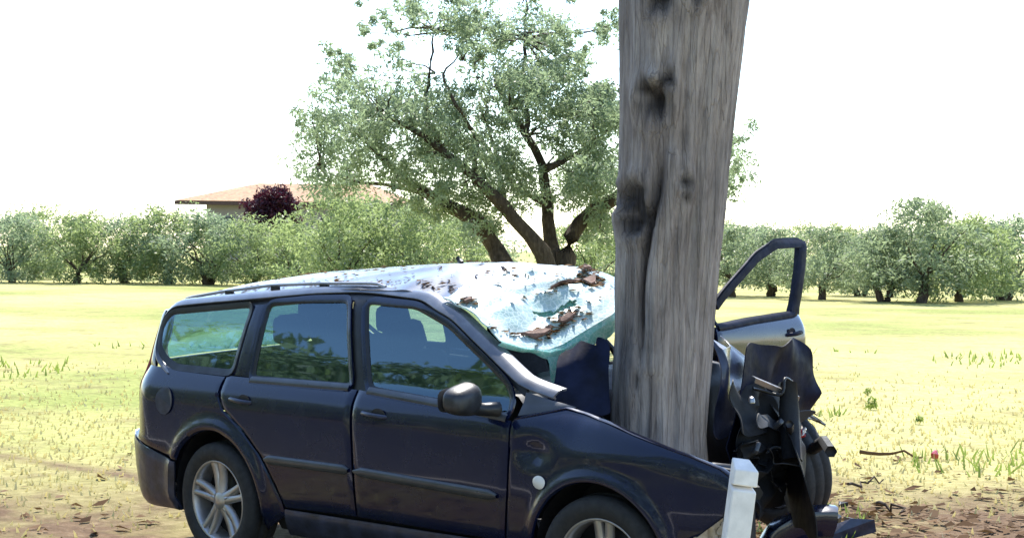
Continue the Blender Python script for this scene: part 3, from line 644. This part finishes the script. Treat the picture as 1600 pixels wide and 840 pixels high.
# ================================================================== BIG TREE THE CAR HIT
TB = Vector((2.33, -.06, 0))
big = thing('large_tree', 'massive grey weathered tree trunk with knots that the car has hit', 'tree', TB)
na, nz = 120, 190; tv = []; rot = []
KN = [  # right offset (m), height, radius, depth
    (-.12, 2.36, .075, .05), (-.17, 2.43, .04, .03), (-.075, 2.47, .035, .03), (-.19, 1.92, .07, .05), (-.15, 1.83, .06, .055), (-.19, 1.80, .05, .04), (-.14, 2.84, .06, .05), (.03, 2.86, .035, .03), (.05, 2.0, .03, .025), (.055, 1.94, .025, .02), (-.13, 2.39, .05, .04)]
def trunk_r(z): return float(np.interp(z, [0, .3, .8, 1.4, 2.2, 2.9, 3.6, 5, 7.5], [.34, .265, .225, .228, .26, .310, .33, .30, .24]))
def trunk_c(z): k = float(np.interp(z, [0, .8, 1.6, 2.9, 5, 7.5], [-.04, -.015, .01, .085, .2, .3])); return k
ca = Vector((RW.x, RW.y, 0)); cb = Vector((-FW.x, -FW.y, 0))     # right of, and towards, the road side
for j in range(nz):
    z = 7.5 * (j / (nz - 1)) ** 1.35
    for i in range(na):
        a = 2 * math.pi * i / na; sx, sy = math.cos(a), math.sin(a)   # sx right, sy to road
        r = trunk_r(z)
        n1 = noise.noise(Vector((sx * 2.2, sy * 2.2, z * .35))); n2 = noise.noise(Vector((sx * 7, sy * 7, z * .9 + 4))); n3 = noise.noise(Vector((sx * 16, sy * 16, z * 3 + 9)))
        r *= 1 + .045 * n1; r += .019 * n2 + .009 * n3
        xr = sx * r; dk = 0
        if sy > 0:
            # long fissure left of centre, with a raised lip
            if 1.1 < z < 2.15:
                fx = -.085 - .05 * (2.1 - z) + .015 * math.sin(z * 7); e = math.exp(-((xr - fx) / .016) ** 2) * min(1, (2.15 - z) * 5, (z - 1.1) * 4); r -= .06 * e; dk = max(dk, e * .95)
                r += .018 * math.exp(-((xr - fx - .06) / .05) ** 2)
            for px, zz, rr, dp in KN:
                dd = math.hypot(xr - px, (z - zz) * .8); w_ = noise.noise(Vector((px * 30 + sx * 9, zz, z * 9))) * .35
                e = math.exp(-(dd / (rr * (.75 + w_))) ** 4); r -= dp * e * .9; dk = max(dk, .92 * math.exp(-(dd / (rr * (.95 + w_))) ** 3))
                r += .014 * math.exp(-((dd - rr * 1.25) / .022) ** 2)
            bb = math.exp(-(((xr + .13) / .07) ** 2 + ((z - 1.02) / .17) ** 2)); r += .03 * bb
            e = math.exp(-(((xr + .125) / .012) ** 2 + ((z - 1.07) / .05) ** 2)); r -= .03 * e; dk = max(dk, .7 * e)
            for fx, am, wd in ((.03, .012, .02), (.115, .018, .03), (.17, .012, .02)):
                r -= am * math.exp(-((xr - fx - .02 * math.sin(z * 1.7 + fx * 20)) / wd) ** 2)
        p = ca * (sx * r + trunk_c(z)) + cb * (sy * r)
        tv.append((p.x, p.y, z)); rot.append(dk)
tk = obj('trunk', tv, gridfaces(nz, na, False, True), 'bark', big)
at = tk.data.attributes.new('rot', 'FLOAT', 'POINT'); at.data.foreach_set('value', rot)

# ================================================================== FOLIAGE BUILDERS
def leaf_quads(cent, size, n_per, spread, seed, aspect=.32, droop=.2):
    """cent: (k,3) cluster centres with radii; returns verts/faces of many pointed leaves"""
    r = np.random.default_rng(seed); vs = []; 
    for (x, y, z, rad, n) in cent:
        n = int(n * n_per)
        d = r.normal(size=(n, 3)); d /= np.linalg.norm(d, axis=1)[:, None] + 1e-9
        p = np.array([x, y, z]) + d * (rad * r.random((n, 1)) ** .45) * np.array([1, 1, .85])
        a = r.normal(size=(n, 3)); a[:, 2] -= droop; a += d * .6; a /= np.linalg.norm(a, axis=1)[:, None]
        b = np.cross(a, r.normal(size=(n, 3))); b /= np.linalg.norm(b, axis=1)[:, None] + 1e-9
        L = size * (.6 + .8 * r.random((n, 1))); W_ = L * aspect
        vs.append(np.stack([p - a * L * .5, p + b * W_ * .5 - a * L * .05, p + a * L * .5, p - b * W_ * .5 - a * L * .05], 1).reshape(-1, 3))
    return np.concatenate(vs)
def leaf_obj(name, V, mat, parent=None, loc=None):
    n = len(V) // 4; me = bpy.data.meshes.new(name)
    me.vertices.add(len(V)); me.vertices.foreach_set('co', V.astype(np.float32).ravel())
    me.loops.add(len(V)); me.loops.foreach_set('vertex_index', np.arange(len(V), dtype=np.int32))
    me.polygons.add(n); me.polygons.foreach_set('loop_start', np.arange(0, len(V), 4, dtype=np.int32))
    me.update(calc_edges=True); me.materials.append(M_[mat])
    o = bpy.data.objects.new(name, me); C.objects.link(o)
    if parent: o.parent = parent
    if loc is not None: o.location = loc
    return o
# crown of the big tree, above the picture
cr = random.Random(3); cl = []; lb = MB()
for k in range(9):
    a = cr.uniform(0, 6.28); ln = cr.uniform(1.6, 3.0); st = Vector((.1, .1, cr.uniform(5.2, 7.3))) + ca * .2; en = st + Vector((math.cos(a) * ln, math.sin(a) * ln, cr.uniform(.8, 2.2)))
    pts = wiggle(st, en, 6, .15, k); lb.tube(pts, np.linspace(.10, .025, 6), 7)
    for q in pts[2:]:
        for _ in range(3): cl.append((q.x + cr.gauss(0, .35), q.y + cr.gauss(0, .35), q.z + cr.gauss(.1, .3), cr.uniform(.3, .55), 1))
lb.build('limb', 'bark', big); leaf_obj('crown', leaf_quads(cl, .13, 60, 1, 5), 'olive', big)

# old olive tree behind the car (local frame: x right, y away, z up; 30 m off)
OD = 30.; sc_ = OD / 2700
ol = thing('old_olive_tree', 'old spreading olive tree with several crooked limbs behind the car roof', 'tree', field(0, OD)); ol.rotation_euler.z = -YAW
def o3(u, v, dy=0): return ((u - 850) * sc_, dy, 1.67 + (392 - v) * sc_)
limbs = [([(800, 545), (790, 440), (782, 395), (742, 345), (665, 305), (625, 280), (590, 245)], .24, .05, 0), ([(872, 548), (862, 440), (855, 400), (790, 325), (740, 280), (690, 240), (645, 205), (610, 190)], .20, .03, -.4),
    ([(876, 545), (868, 430), (865, 395), (852, 320), (850, 260), (825, 210), (795, 170), (770, 130)], .20, .03, .3), ([(885, 540), (880, 400), (892, 355), (925, 332), (975, 300), (1040, 270), (1110, 250)], .24, .04, .2),
    ([(850, 265), (885, 245), (925, 222), (960, 190)], .07, .02, .3), ([(822, 205), (816, 130), (815, 60), (816, -20)], .05, .015, .2), ([(690, 240), (665, 190), (672, 110), (676, 50)], .05, .012, -.3), ([(740, 280), (745, 220), (690, 130), (720, 100)], .05, .012, -.6), ([(665, 305), (600, 290), (540, 285), (500, 270)], .05, .012, .3), ([(852, 320), (800, 290), (770, 240), (700, 160)], .05, .015, .8), ([(790, 325), (775, 260), (760, 200), (740, 120)], .05, .015, .6)]
for k, (pl, r0, r1, dy) in enumerate(limbs):
    p = smooth_pl([o3(u, v, 0) for u, v in pl], 16, 1); r_k = random.Random(k)
    p = [(q[0] + r_k.gauss(0, .02), (dy + r_k.gauss(0, .03)) * min(1, i / 8) * 2.0, q[2]) for i, q in enumerate(p)]
    MB().tube(p, np.linspace(r0, r1, 16) * (1 + .12 * np.sin(np.arange(16) * 1.7)), 9).build('trunk' if k in (0, 1, 2, 3) and r0 > .18 else 'limb', 'obark', ol)
blobs = [(540, 180, 40, .9), (590, 170, 45, 1), (560, 215, 45, 1.1), (505, 240, 38, .8), (520, 285, 40, .8), (600, 215, 45, 1), (640, 165, 42, 1), (690, 165, 42, 1), (720, 210, 48, 1.3), (690, 260, 45, 1.1), (660, 230, 42, 1), (620, 270, 40, .7), (570, 255, 40, .7), (535, 100, 22, .45), (530, 125, 25, .45), (580, 60, 20, .3), (610, 90, 25, .35), (640, 30, 26, .45), (650, 10, 26, .45), (700, 30, 32, .8), (720, 55, 30, .8), (740, 15, 30, .7), (745, 90, 26, .5), (765, 60, 24, .4), (785, 60, 22, .5), (800, 120, 40, .9), (840, 140, 42, 1.2), (815, 145, 36, 1.1), (845, 55, 32, .9), (875, 85, 30, .7), (895, 95, 25, .5), (865, 110, 25, .6), (880, 165, 36, .8), (910, 170, 40, 1), (935, 160, 38, 1), (950, 190, 42, 1.1), (935, 235, 45, 1.2), (900, 260, 45, 1.1), (950, 285, 45, 1.2), (915, 300, 40, 1.1), (870, 215, 34, .7), (800, 260, 36, .8), (770, 245, 38, .9), (760, 300, 36, .8), (720, 300, 40, .9), (820, 300, 34, .7), (690, 320, 34, .7), (760, 350, 34, .8), (640, 310, 30, .6), (740, 140, 34, .5), (960, 60, 22, .4), (945, 30, 20, .4), (1010, 200, 60, 1), (1060, 240, 60, 1), (1110, 260, 42, .8), (1135, 215, 26, .5), (1143, 250, 24, .45), (1145, 285, 22, .35), (1040, 300, 45, .9), (600, 30, 18, .2), (480, 215, 22, .4), (820, 5, 26, .5), (1000, 330, 40, .9), (930, 350, 30, .7), (780, 190, 34, .6), (500, 190, 25, .4)]
r_b = random.Random(11); cl = []
for (u, v, rr, de) in blobs:
    x, _, z = o3(u, v); rad = rr * sc_
    for _ in range(max(5, int(30 * de ** .8))):
        cl.append((x + r_b.gauss(0, .55) * rad, r_b.gauss(0, 1.1), z + r_b.gauss(0, .5) * rad, rad * r_b.uniform(.28, .72), .45 + .55 * de))
tw = MB(); ends = [Vector(o3(u, v)) for pl, *_ in limbs for u, v in pl[2:]]
for q in cl[::7]:
    q = Vector(q[:3]); e = min(ends, key=lambda t: (t - q).length)
    if (e - q).length < 2.4: tw.tube(wiggle(e + Vector((0, q.y * .4, 0)), q, 4, .08, int(q.x * 99)), [.022, .014, .009, .006], 4, False)
tw.build('twigs', 'obark', ol)['kind'] = 'stuff'
leaf_obj('crown', leaf_quads(cl, .09, 66, 1, 12, .32, .3), 'olive', ol)

# ------------------------------------------------------------------ background trees: prototypes copied one by one
def proto_tree(seed, h, wd, mat, dens, stems=1, trunk_h=.9, leaf=.16, low=.25):
    r = random.Random(seed); parts = []
    lb = MB(); cl = []
    for s_ in range(stems):
        b = Vector((r.uniform(-.3, .3) * (stems > 1), r.uniform(-.2, .2) * (stems > 1), -.05)); top = b + Vector((r.uniform(-.35, .35), r.uniform(-.3, .3), trunk_h))
        lb.tube(wiggle(b, top, 6, .06, seed + s_), np.linspace(.17, .12, 6) * h / 3.3, 8)
        for k in range(7):
            a = r.uniform(0, 6.28); rr = wd * .5 * r.uniform(.3, .65); e = Vector((math.cos(a) * rr, math.sin(a) * rr, r.uniform(.45, .75) * h))
            lb.tube(wiggle(top, e, 5, .1, seed * 9 + k), np.linspace(.05, .01, 5) * h / 3.3, 6)
    for k in range(int(110 * dens)):
        a = r.uniform(0, 6.28); q = r.random() ** .55; zz = r.uniform(low, .98); env = math.sin(math.pi * min(1, max(.12, (zz - low * .6) / (1.02 - low * .6)) ** .8)) ** .6
        rr = wd * .5 * q * env * r.uniform(.75, 1.15)
        cl.append((math.cos(a) * rr, math.sin(a) * rr, zz * h * r.uniform(.9, 1.06), wd * r.uniform(.06, .13), 1))
    return lb, leaf_quads(cl, leaf, 62, 1, seed, .34, .25), mat
protos = {}
def plant(key, right, depth, name, label, group, scale=1., rz=0., cat='tree', sz=None):
    if key not in protos:
        lb, V, mat = proto_tree(*PROTO[key]); 
        t = thing(name, label, cat, field(right, depth), group); tr = lb.build('trunk', 'obark', t); c_ = leaf_obj('crown', V, mat, t); protos[key] = (tr, c_)
    else:
        t = thing(name, label, cat, field(right, depth), group)
        for p in protos[key]:
            c = p.copy(); C.objects.link(c); c.parent = t
    t.rotation_euler.z = rz; t.scale = (scale, scale, sz or scale); return t
PROTO = {'a': (21, 3.4, 5.0, 'olive2', 1.25, 1, .6, .17, .05), 'b': (34, 3.2, 4.8, 'olive', 1.2, 2, .6, .17, .06), 'c': (47, 3.6, 4.4, 'olive3', 1.05, 1, .9, .17, .15), 'd': (55, 3.2, 4.6, 'olive3', 1.0, 2, .8, .17, .12), 'p': (61, 4.45, 3.3, 'plum', 2.0, 1, 2.0, .20, .52), 'm': (71, 3.4, 5.0, 'olive2', 1.3, 1, .6, .16, .05)}
def px(u, d): return (u - 850) / 2700 * d     # metres right of the line of sight for a bearing
def hgt(v0, v1, d): return (v1 - v0) / 2700 * d
GL = 'low olive trees along the field edge, left'; GR = 'olive trees along the field edge, right'
left = [('a', 120, 76, 1.0, 'leftmost pale olive tree of the row at the field edge'), ('b', 195, 78, 1.0, 'second pale olive tree from the left in the field edge row'), ('a', 265, 77, 1.08, 'bushy olive tree in the left row, standing before the house eave end'), ('b', 325, 76, 1.05, 'rounded olive tree in the left row below the dark eave'),
        ('m', 395, 75, .92, 'low olive tree just below the purple-leaved tree'), ('a', 455, 74, .85, 'low olive tree to the right of the purple-leaved tree'), ('b', 20, 76, 1.0, 'olive tree at the far left edge of the row'), ('m', 50, 84, 1.1, 'taller olive tree behind the far left end of the row')]
for i, (k, u, d, s_, lab) in enumerate(left): plant(k, px(u, d), d, 'olive_tree', lab, GL, s_ * 1.06, i * 1.3 + .4, sz=s_ * .9)
mid = [('m', 530, 60, 1.05, 'sunlit yellow-green olive tree right of the purple tree, above the car roof'), ('a', 600, 62, 1.0, 'sunlit yellow-green olive tree directly below the terracotta roof'), ('m', 665, 60, .95, 'pale green olive tree left of the old olive trunk'), ('b', 720, 66, .95, 'small olive tree seen between the limbs of the old olive'), ('a', 925, 62, .85, 'pale green olive tree between the old olive and the big trunk'), ('b', 985, 70, .9, 'olive tree mostly hidden behind the big grey trunk')]
for i, (k, u, d, s_, lab) in enumerate(mid): plant(k, px(u, d), d, 'olive_tree', lab, 'olive trees in the middle distance', s_, i * 2.1)
right = [('c', 1145, 66, .76, 'pale olive tree just right of the big trunk, seen through the open door frame'), ('d', 1205, 68, .80, 'pale olive tree in the middle of the open door window frame'), ('c', 1285, 64, .74, 'leaning olive tree just right of the open car door'), ('b', 1345, 70, .74, 'dark-based olive tree right of the leaning olive'), ('d', 1390, 62, .80, 'multi-stemmed olive tree with a dark shaded base at the right'), ('c', 1440, 61, 1.02, 'tallest olive tree at the right end of the row'), ('a', 1500, 63, .9, 'olive tree past the tallest one, at the right edge'), ('b', 1570, 66, .95, 'rightmost olive tree of the row')]
for i, (k, u, d, s_, lab) in enumerate(right): plant(k, px(u, d), d, 'olive_tree', lab, GR, s_ * 1.15, i * 1.7 + 1, sz=s_)
far = [(1120, 96, 'a'), (1180, 98, 'b'), (1250, 97, 'm'), (1320, 99, 'a'), (1385, 96, 'b'), (1450, 98, 'm'), (1540, 97, 'a')]
for i, (u, d, k) in enumerate(far): plant(k, px(u, d), d, 'olive_tree', ('hazy far olive tree ' + ['against the right edge of the big trunk', 'framed by the open door window', 'behind the rear leg of the open door frame', 'in the gap right of the leaning olive', 'behind the dark-based olive', 'behind the tallest right-hand olive', 'farthest to the right'][i]), 'farther olives on the right', .98, i * .9)
for i in range(8):  # unseen row, added and sized so its reflection darkens windows and paint
    t = plant('abm'[i % 3], 0, 0, 'olive_tree', ['first', 'second', 'third', 'fourth', 'fifth', 'sixth', 'seventh', 'eighth'][i] + ' olive tree in the unseen row added across the road for dark reflections', 'unseen olive trees added across the road', 2.0, i * 1.1, sz=[2.7, 2.4, 3.0][i % 3]); t.location = (-40 + 6.4 * i, -15.0 - .8 * (i % 2), 0)
plant('p', px(425, 84), 84, 'purple_plum_tree', 'dark purple-leaved tree in front of the house roof', 'purple tree', 1.0, .3, sz=1.0)
pt = [o for o in bpy.data.objects if o.name.startswith('purple_plum_tree')][0]; del pt['group']; pt.scale = (1, 1, 1)

# ------------------------------------------------------------------ house
HD = 108.; hs = HD / 2700
house = thing('house', 'low house with terracotta roof and dark eave behind the olive trees', 'house', field(px(470, HD), HD)); house.rotation_euler.z = -YAW
L0, L1 = (274 - 470) * hs, (655 - 470) * hs
MB().box(((L0 + L1) / 2 + .6, 4, 2.2), (L1 - L0 - 2.4, 7, 4.4)).build('wall', 'render', house, smooth=False)
ez, rz_ = 1.67 + (392 - 320) * hs, 1.67 + (392 - 293) * hs
vs = [(L0, -.4, ez), (L1, -.4, ez), (L1, 8.4, ez), (L0, 8.4, ez), (L0 + 4.5, 4, rz_ + .2), (L1 - 3.5, 4, rz_ + .2)]
rf = obj('roof', vs, [(0, 1, 5, 4), (1, 2, 5), (2, 3, 4, 5), (3, 0, 4)], 'tile', house, smooth=False)
MB().box(((L0 + L1) / 2, -.42, ez - .14), (L1 - L0, .12, .24)).box(((L0 + L1) / 2, .1, ez - .2), (L1 - L0, .9, .08)).build('eave', 'eave', house, smooth=False)
for k in range(4):
    wx = L0 + 3 + k * 3.2; wn = MB().box((wx, .46, 2.9), (1.1, .1, 1.3)).build('window', 'black', house, smooth=False)
    MB().box((wx, .40, 2.2), (1.3, .14, .08)).build('sill', 'white', wn, smooth=False)
MB().box((L1 - 5, 4.6, rz_ + .4), (.8, .8, 1.0)).build('chimney', 'render', rf, smooth=False)

# ================================================================== POST, DEBRIS
post = thing('roadside_post', 'white roadside marker post leaning in front of the crashed car', 'post', (4.0 - .105 * RW.x, -1.76 - .105 * RW.y, -.05))
def post_ring(z, k=1): return [(-.046 * k, -.03, z), (.046 * k, -.03, z), (.034 * k, .045, z), (-.034 * k, .045, z)]
def post_mesh(z0, z1, slope, k0=1, k1=1): 
    a, b = post_ring(z0, k0), post_ring(z1, k1); b = [(x, y, z + slope * y) for x, y, z in b]
    return a + b, [(3, 2, 1, 0), (4, 5, 6, 7), (0, 1, 5, 4), (1, 2, 6, 5), (2, 3, 7, 6), (3, 0, 4, 7)]
obj('shaft', *post_mesh(0, .93, .5), 'white', post, smooth=False, bevel=.006)
obj('cap', *post_mesh(.9312, 1.0, .5, 1.0, .97), 'white', post, smooth=False, bevel=.005, loc=(0, 0, 0))
post.rotation_euler = (R(-2), R(8), R(41.96 + 14))


# torn wing arch lying on the ground in front of the far wheel (local x to the right)
wg = thing('torn_wing_arch', 'torn dark blue wheel arch panel lying on the ground by the post', 'car part', field(1.43, 8.75)); wg.rotation_euler.z = -YAW
vs = []
for i, a in enumerate(np.linspace(188, 78, 26)):
    rr = .36; cx = rr * math.cos(R(a)); cz = .03 + rr * math.sin(R(a))
    for k, (dr_, dy) in enumerate(((-.13, -.02), (-.07, -.05), (-.015, -.04), (.0, 0), (-.004, .10))):
        q = 1 + dr_ / rr; vs.append((cx * q + .03 * noise.noise(Vector((a * .05, k, 0))), dy, cz * q + .012 * noise.noise(Vector((a * .07, k * .7, 3)))))
obj('panel', vs, gridfaces(26, 5), 'paint', wg, solid=.006)
obj('inner_lip', [(v[0] * .985, v[1] + .015, v[2] * .985 - .012) for v in vs], gridfaces(26, 5), 'liner', wg, solid=.004)
def shard(name, lab, right, depth, size, mat, seed, z=.02, cat='car part'):
    r = random.Random(seed); n = 9; vs = []
    ang_ = sorted(r.uniform(0, 6.28) for _ in range(n))
    top = [(math.cos(a) * size[0] * r.uniform(.35, .6), math.sin(a) * size[1] * r.uniform(.35, .6), size[2] * r.uniform(.5, 1)) for a in ang_]
    vs = [(x, y, 0) for x, y, _ in top] + top + [(0, 0, size[2] * 1.15)]
    fs = [(i, (i + 1) % n, n + (i + 1) % n, n + i) for i in range(n)] + [(n + i, n + (i + 1) % n, 2 * n) for i in range(n)]
    o = obj(name, vs, fs, mat, smooth=False); p = field(right, depth); o.location = (p.x, p.y, z); o.rotation_euler = (r.uniform(-.2, .2), r.uniform(-.25, .25), r.uniform(0, 6)); return tag(o, lab, cat)
GD = 'broken car pieces on the ground'
for i, (lab, u, v, size, mat) in enumerate([('large dark blue bumper shard at the bottom right edge of the wreck', 1340, 838, (.30, .22, .10), 'scuff'), ('small black plastic shard beside the torn wheel arch', 1312, 815, (.10, .07, .05), 'black'), ('bright red lens piece on the straw at the right', 1467, 712, (.13, .08, .06), 'red'), ('black trim shard beyond the torn wheel arch', 1318, 790, (.12, .06, .03), 'black')]):
    d = 1.67 * 2700 / (v - 392); shard('debris_shard', lab, px(u, d), d, size, mat, i + 5)
# fallen branch, twigs
for i, (lab, u0, v0, u1, v1, r_0) in enumerate([('thin fallen orange-brown branch on the straw at the right', 1348, 708, 1445, 716, .018), ('short twig on the brown litter right of the wreck', 1330, 760, 1385, 752, .012), ('dark stick on the litter near the lower right', 1375, 790, 1420, 802, .012)]):
    d0, d1 = 1.67 * 2700 / (v0 - 392), 1.67 * 2700 / (v1 - 392); a, b = field(px(u0, d0), d0), field(px(u1, d1), d1); a.z = b.z = .045
    tag(MB().tube(wiggle(a, b, 8, .05, i), np.linspace(r_0, r_0 * .4, 8), 6).build('fallen_branch', 'litter' if i == 0 else 'obark'), lab, 'branch')
# small weeds standing in the field
for i, (lab, u, v, h_) in enumerate([('small upright weed in the middle of the straw field', 1365, 634, .14), ('low weed clump left of the small upright weed', 1358, 612, .10), ('weed tuft near the right edge of the field', 1440, 655, .10)]):
    d = 1.67 * 2700 / (v - 392); V = leaf_quads([(0, 0, h_ * .5, h_ * .5, 1)], h_ * .5, 60, 1, i + 3, .3, -.6)
    tag(leaf_obj('weed', V, 'green', None, field(px(u, d), d)), lab, 'weed')

# grass and litter
def blades(n, dmin, dmax, umin, umax, h, mat, name, lab, seed, wd=.006, keep=None):
    r = np.random.default_rng(seed); V = []
    d = dmin * (dmax / dmin) ** r.random(n); rt = (umin + (umax - umin) * r.random(n) - 850) / 2700 * d
    for k in range(n):
        p = field(float(rt[k]), float(d[k]))
        if keep and not keep(p, r): continue
        z = ground_z(p.x, p.y); a = r.random() * 6.28; hh = h * (.5 + r.random()); lx, ly = r.normal(0, .45, 2) * hh; ww = wd * (1 + d[k] / 14)
        cx, cy = math.cos(a) * ww, math.sin(a) * ww
        V += [(p.x - cx, p.y - cy, z - .005), (p.x + cx, p.y + cy, z - .005), (p.x + lx * .6 + cx * .6, p.y + ly * .6 + cy * .6, z + hh * .65), (p.x + lx, p.y + ly, z + hh)]
    o = leaf_obj(name, np.array(V), mat); return tag(o, lab, 'grass', kind='stuff')
under = lambda p, r: not (-1.1 < p.x < 3.5 and -.95 < p.y < 1.0)
def nz2(p, k, o): return noise.noise(Vector((p.x * k, p.y * k, o)))
blades(20000, 8, 28, -60, 1680, .034, 'straw', 'dry_grass', 'dry straw-coloured grass covering the field', 1, keep=lambda p, r: under(p, r) and r.random() < (1.0 - .85 * soil_at(p.x, p.y)) * min(1, max(0, (27 - (p - EYE).length) / 13)))
blades(9000, 8.5, 30, -60, 1680, .09, 'green', 'green_grass', 'sparse green grass patches in the dry field', 2, keep=lambda p, r: under(p, r) and nz2(p, .28, 3) > .16)
r = np.random.default_rng(9); cl = []; V = []
for k in range(8500):
    dd = float(r.normal(9.6, 1.6)); rt = float((-100 + 1800 * r.random() - 850) / 2700 * dd); p = field(rt, dd)
    if not under(p, r) or dd < 7 or (rt < .6 and r.random() < .85): continue
    z = ground_z(p.x, p.y) + .012; a = r.random() * 6.28; L = .012 + .065 * r.random() ** 2; t = r.normal(0, .25, 2)
    ax, ay = math.cos(a) * L, math.sin(a) * L; bx, by = -ay * .4, ax * .4
    V += [(p.x - ax, p.y - ay, z), (p.x + bx, p.y + by, z + abs(t[0]) * L), (p.x + ax, p.y + ay, z + abs(t[1]) * L), (p.x - bx, p.y - by, z)]
tag(leaf_obj('leaf_litter', np.array(V), 'litter'), 'brown fallen leaves and bark chips on the ground round the wreck', 'leaf litter', kind='stuff')

# slabs of bark knocked onto the windscreen
def bark_piece(lab, u, t, lu, lt, rot_, seed):
    r = random.Random(seed); n = 12; vs = []; fs = []
    for h_ in (0, 1):
        for k in range(n):
            a = 2 * math.pi * k / n; q = r.uniform(.65, 1.1) if h_ == 0 else 1
            if h_ == 0: vs.append((a, q))
    pts = []
    for hh in (.004, .016):
        for a, q in vs:
            du, dt = math.cos(a) * lu * q, math.sin(a) * lt * q; c_, s_ = math.cos(rot_), math.sin(rot_)
            p = ws(min(.99, max(.01, u + du * c_ - dt * s_)), min(.98, max(.02, t + du * s_ + dt * c_))); pts.append(tuple(CARM @ Vector((p[0], p[1] + .9, p[2] + hh + .012 * abs(math.sin(a * 2 + seed))))))
    fs = [tuple(range(n))[::-1], tuple(range(n, 2 * n))] + [(k, (k + 1) % n, n + (k + 1) % n, n + k) for k in range(n)]
    tag(obj('bark_piece', pts, fs, 'slab', smooth=False), lab, 'bark', 'bark slabs on the windscreen')
CARM = Matrix.Translation((0, -.9, 0)) @ Matrix.Rotation(R(3.35), 4, 'X')
for k, a_ in enumerate((('long brown bark slab near the lower left windscreen edge', .20, .86, .10, .035, -.15), ('brown bark slab on the windscreen close to the trunk', .66, .56, .06, .07, .5), ('thin brown bark strip across the upper windscreen', .56, .46, .11, .022, .15), ('small bark piece by the windscreen corner above the pillar', .05, .26, .025, .05, 0), ('bark piece at the far top of the windscreen', .74, .40, .05, .03, 0), ('short bark piece at the hanging lower edge of the glass', .36, .84, .05, .03, .2))): bark_piece(*a_, 90 + k)

# bark and leaf debris lying on roof and windscreen (car frame)
def car_point(x, y, z): return car.matrix_basis @ Vector((x, y + .9, z))
bpy.context.view_layer.update()
r = random.Random(4); V = []
def chip(P_, L, tilt):
    a = r.uniform(0, 6.28); ax, ay = math.cos(a) * L, math.sin(a) * L; bx, by = -ay * .45, ax * .45
    for q in ((-ax, -ay, 0), (bx, by, tilt * L), (ax, ay, tilt * L * .6), (-bx, -by, 0)): V.append(tuple(car_point(P_[0] + q[0], P_[1] + q[1], P_[2] + q[2] + .006)))
for (u, t, su, st, n) in ((.12, .80, .06, .03, 60), (.26, .88, .08, .02, 60), (.36, .82, .05, .04, 60), (.55, .46, .09, .025, 60), (.68, .56, .04, .07, 70), (.72, .40, .05, .03, 50), (.05, .25, .02, .06, 40), (.5, .4, .3, .3, 60)):
    for _ in range(n):
        uu, tt = min(.99, max(.01, r.gauss(u, su))), min(.97, max(.02, r.gauss(t, st))); chip(ws(uu, tt), r.uniform(.008, .03), r.uniform(.05, .45))
for _ in range(420):
    x = r.uniform(-.5, 1.45); y = r.choice((-.50 + r.gauss(0, .02), .52, r.uniform(-.5, .5))); chip((x, y, roof_z(x, y)), r.uniform(.006, .026), r.uniform(.1, .5))
tag(leaf_obj('bark_debris', np.array(V), 'litter'), 'brown bark chips and leaves scattered over the windscreen and roof', 'debris', kind='stuff')
print('objects', len(bpy.data.objects), 'tris', sum(len(o.data.polygons) * 2 for o in bpy.data.objects if o.type == 'MESH'))
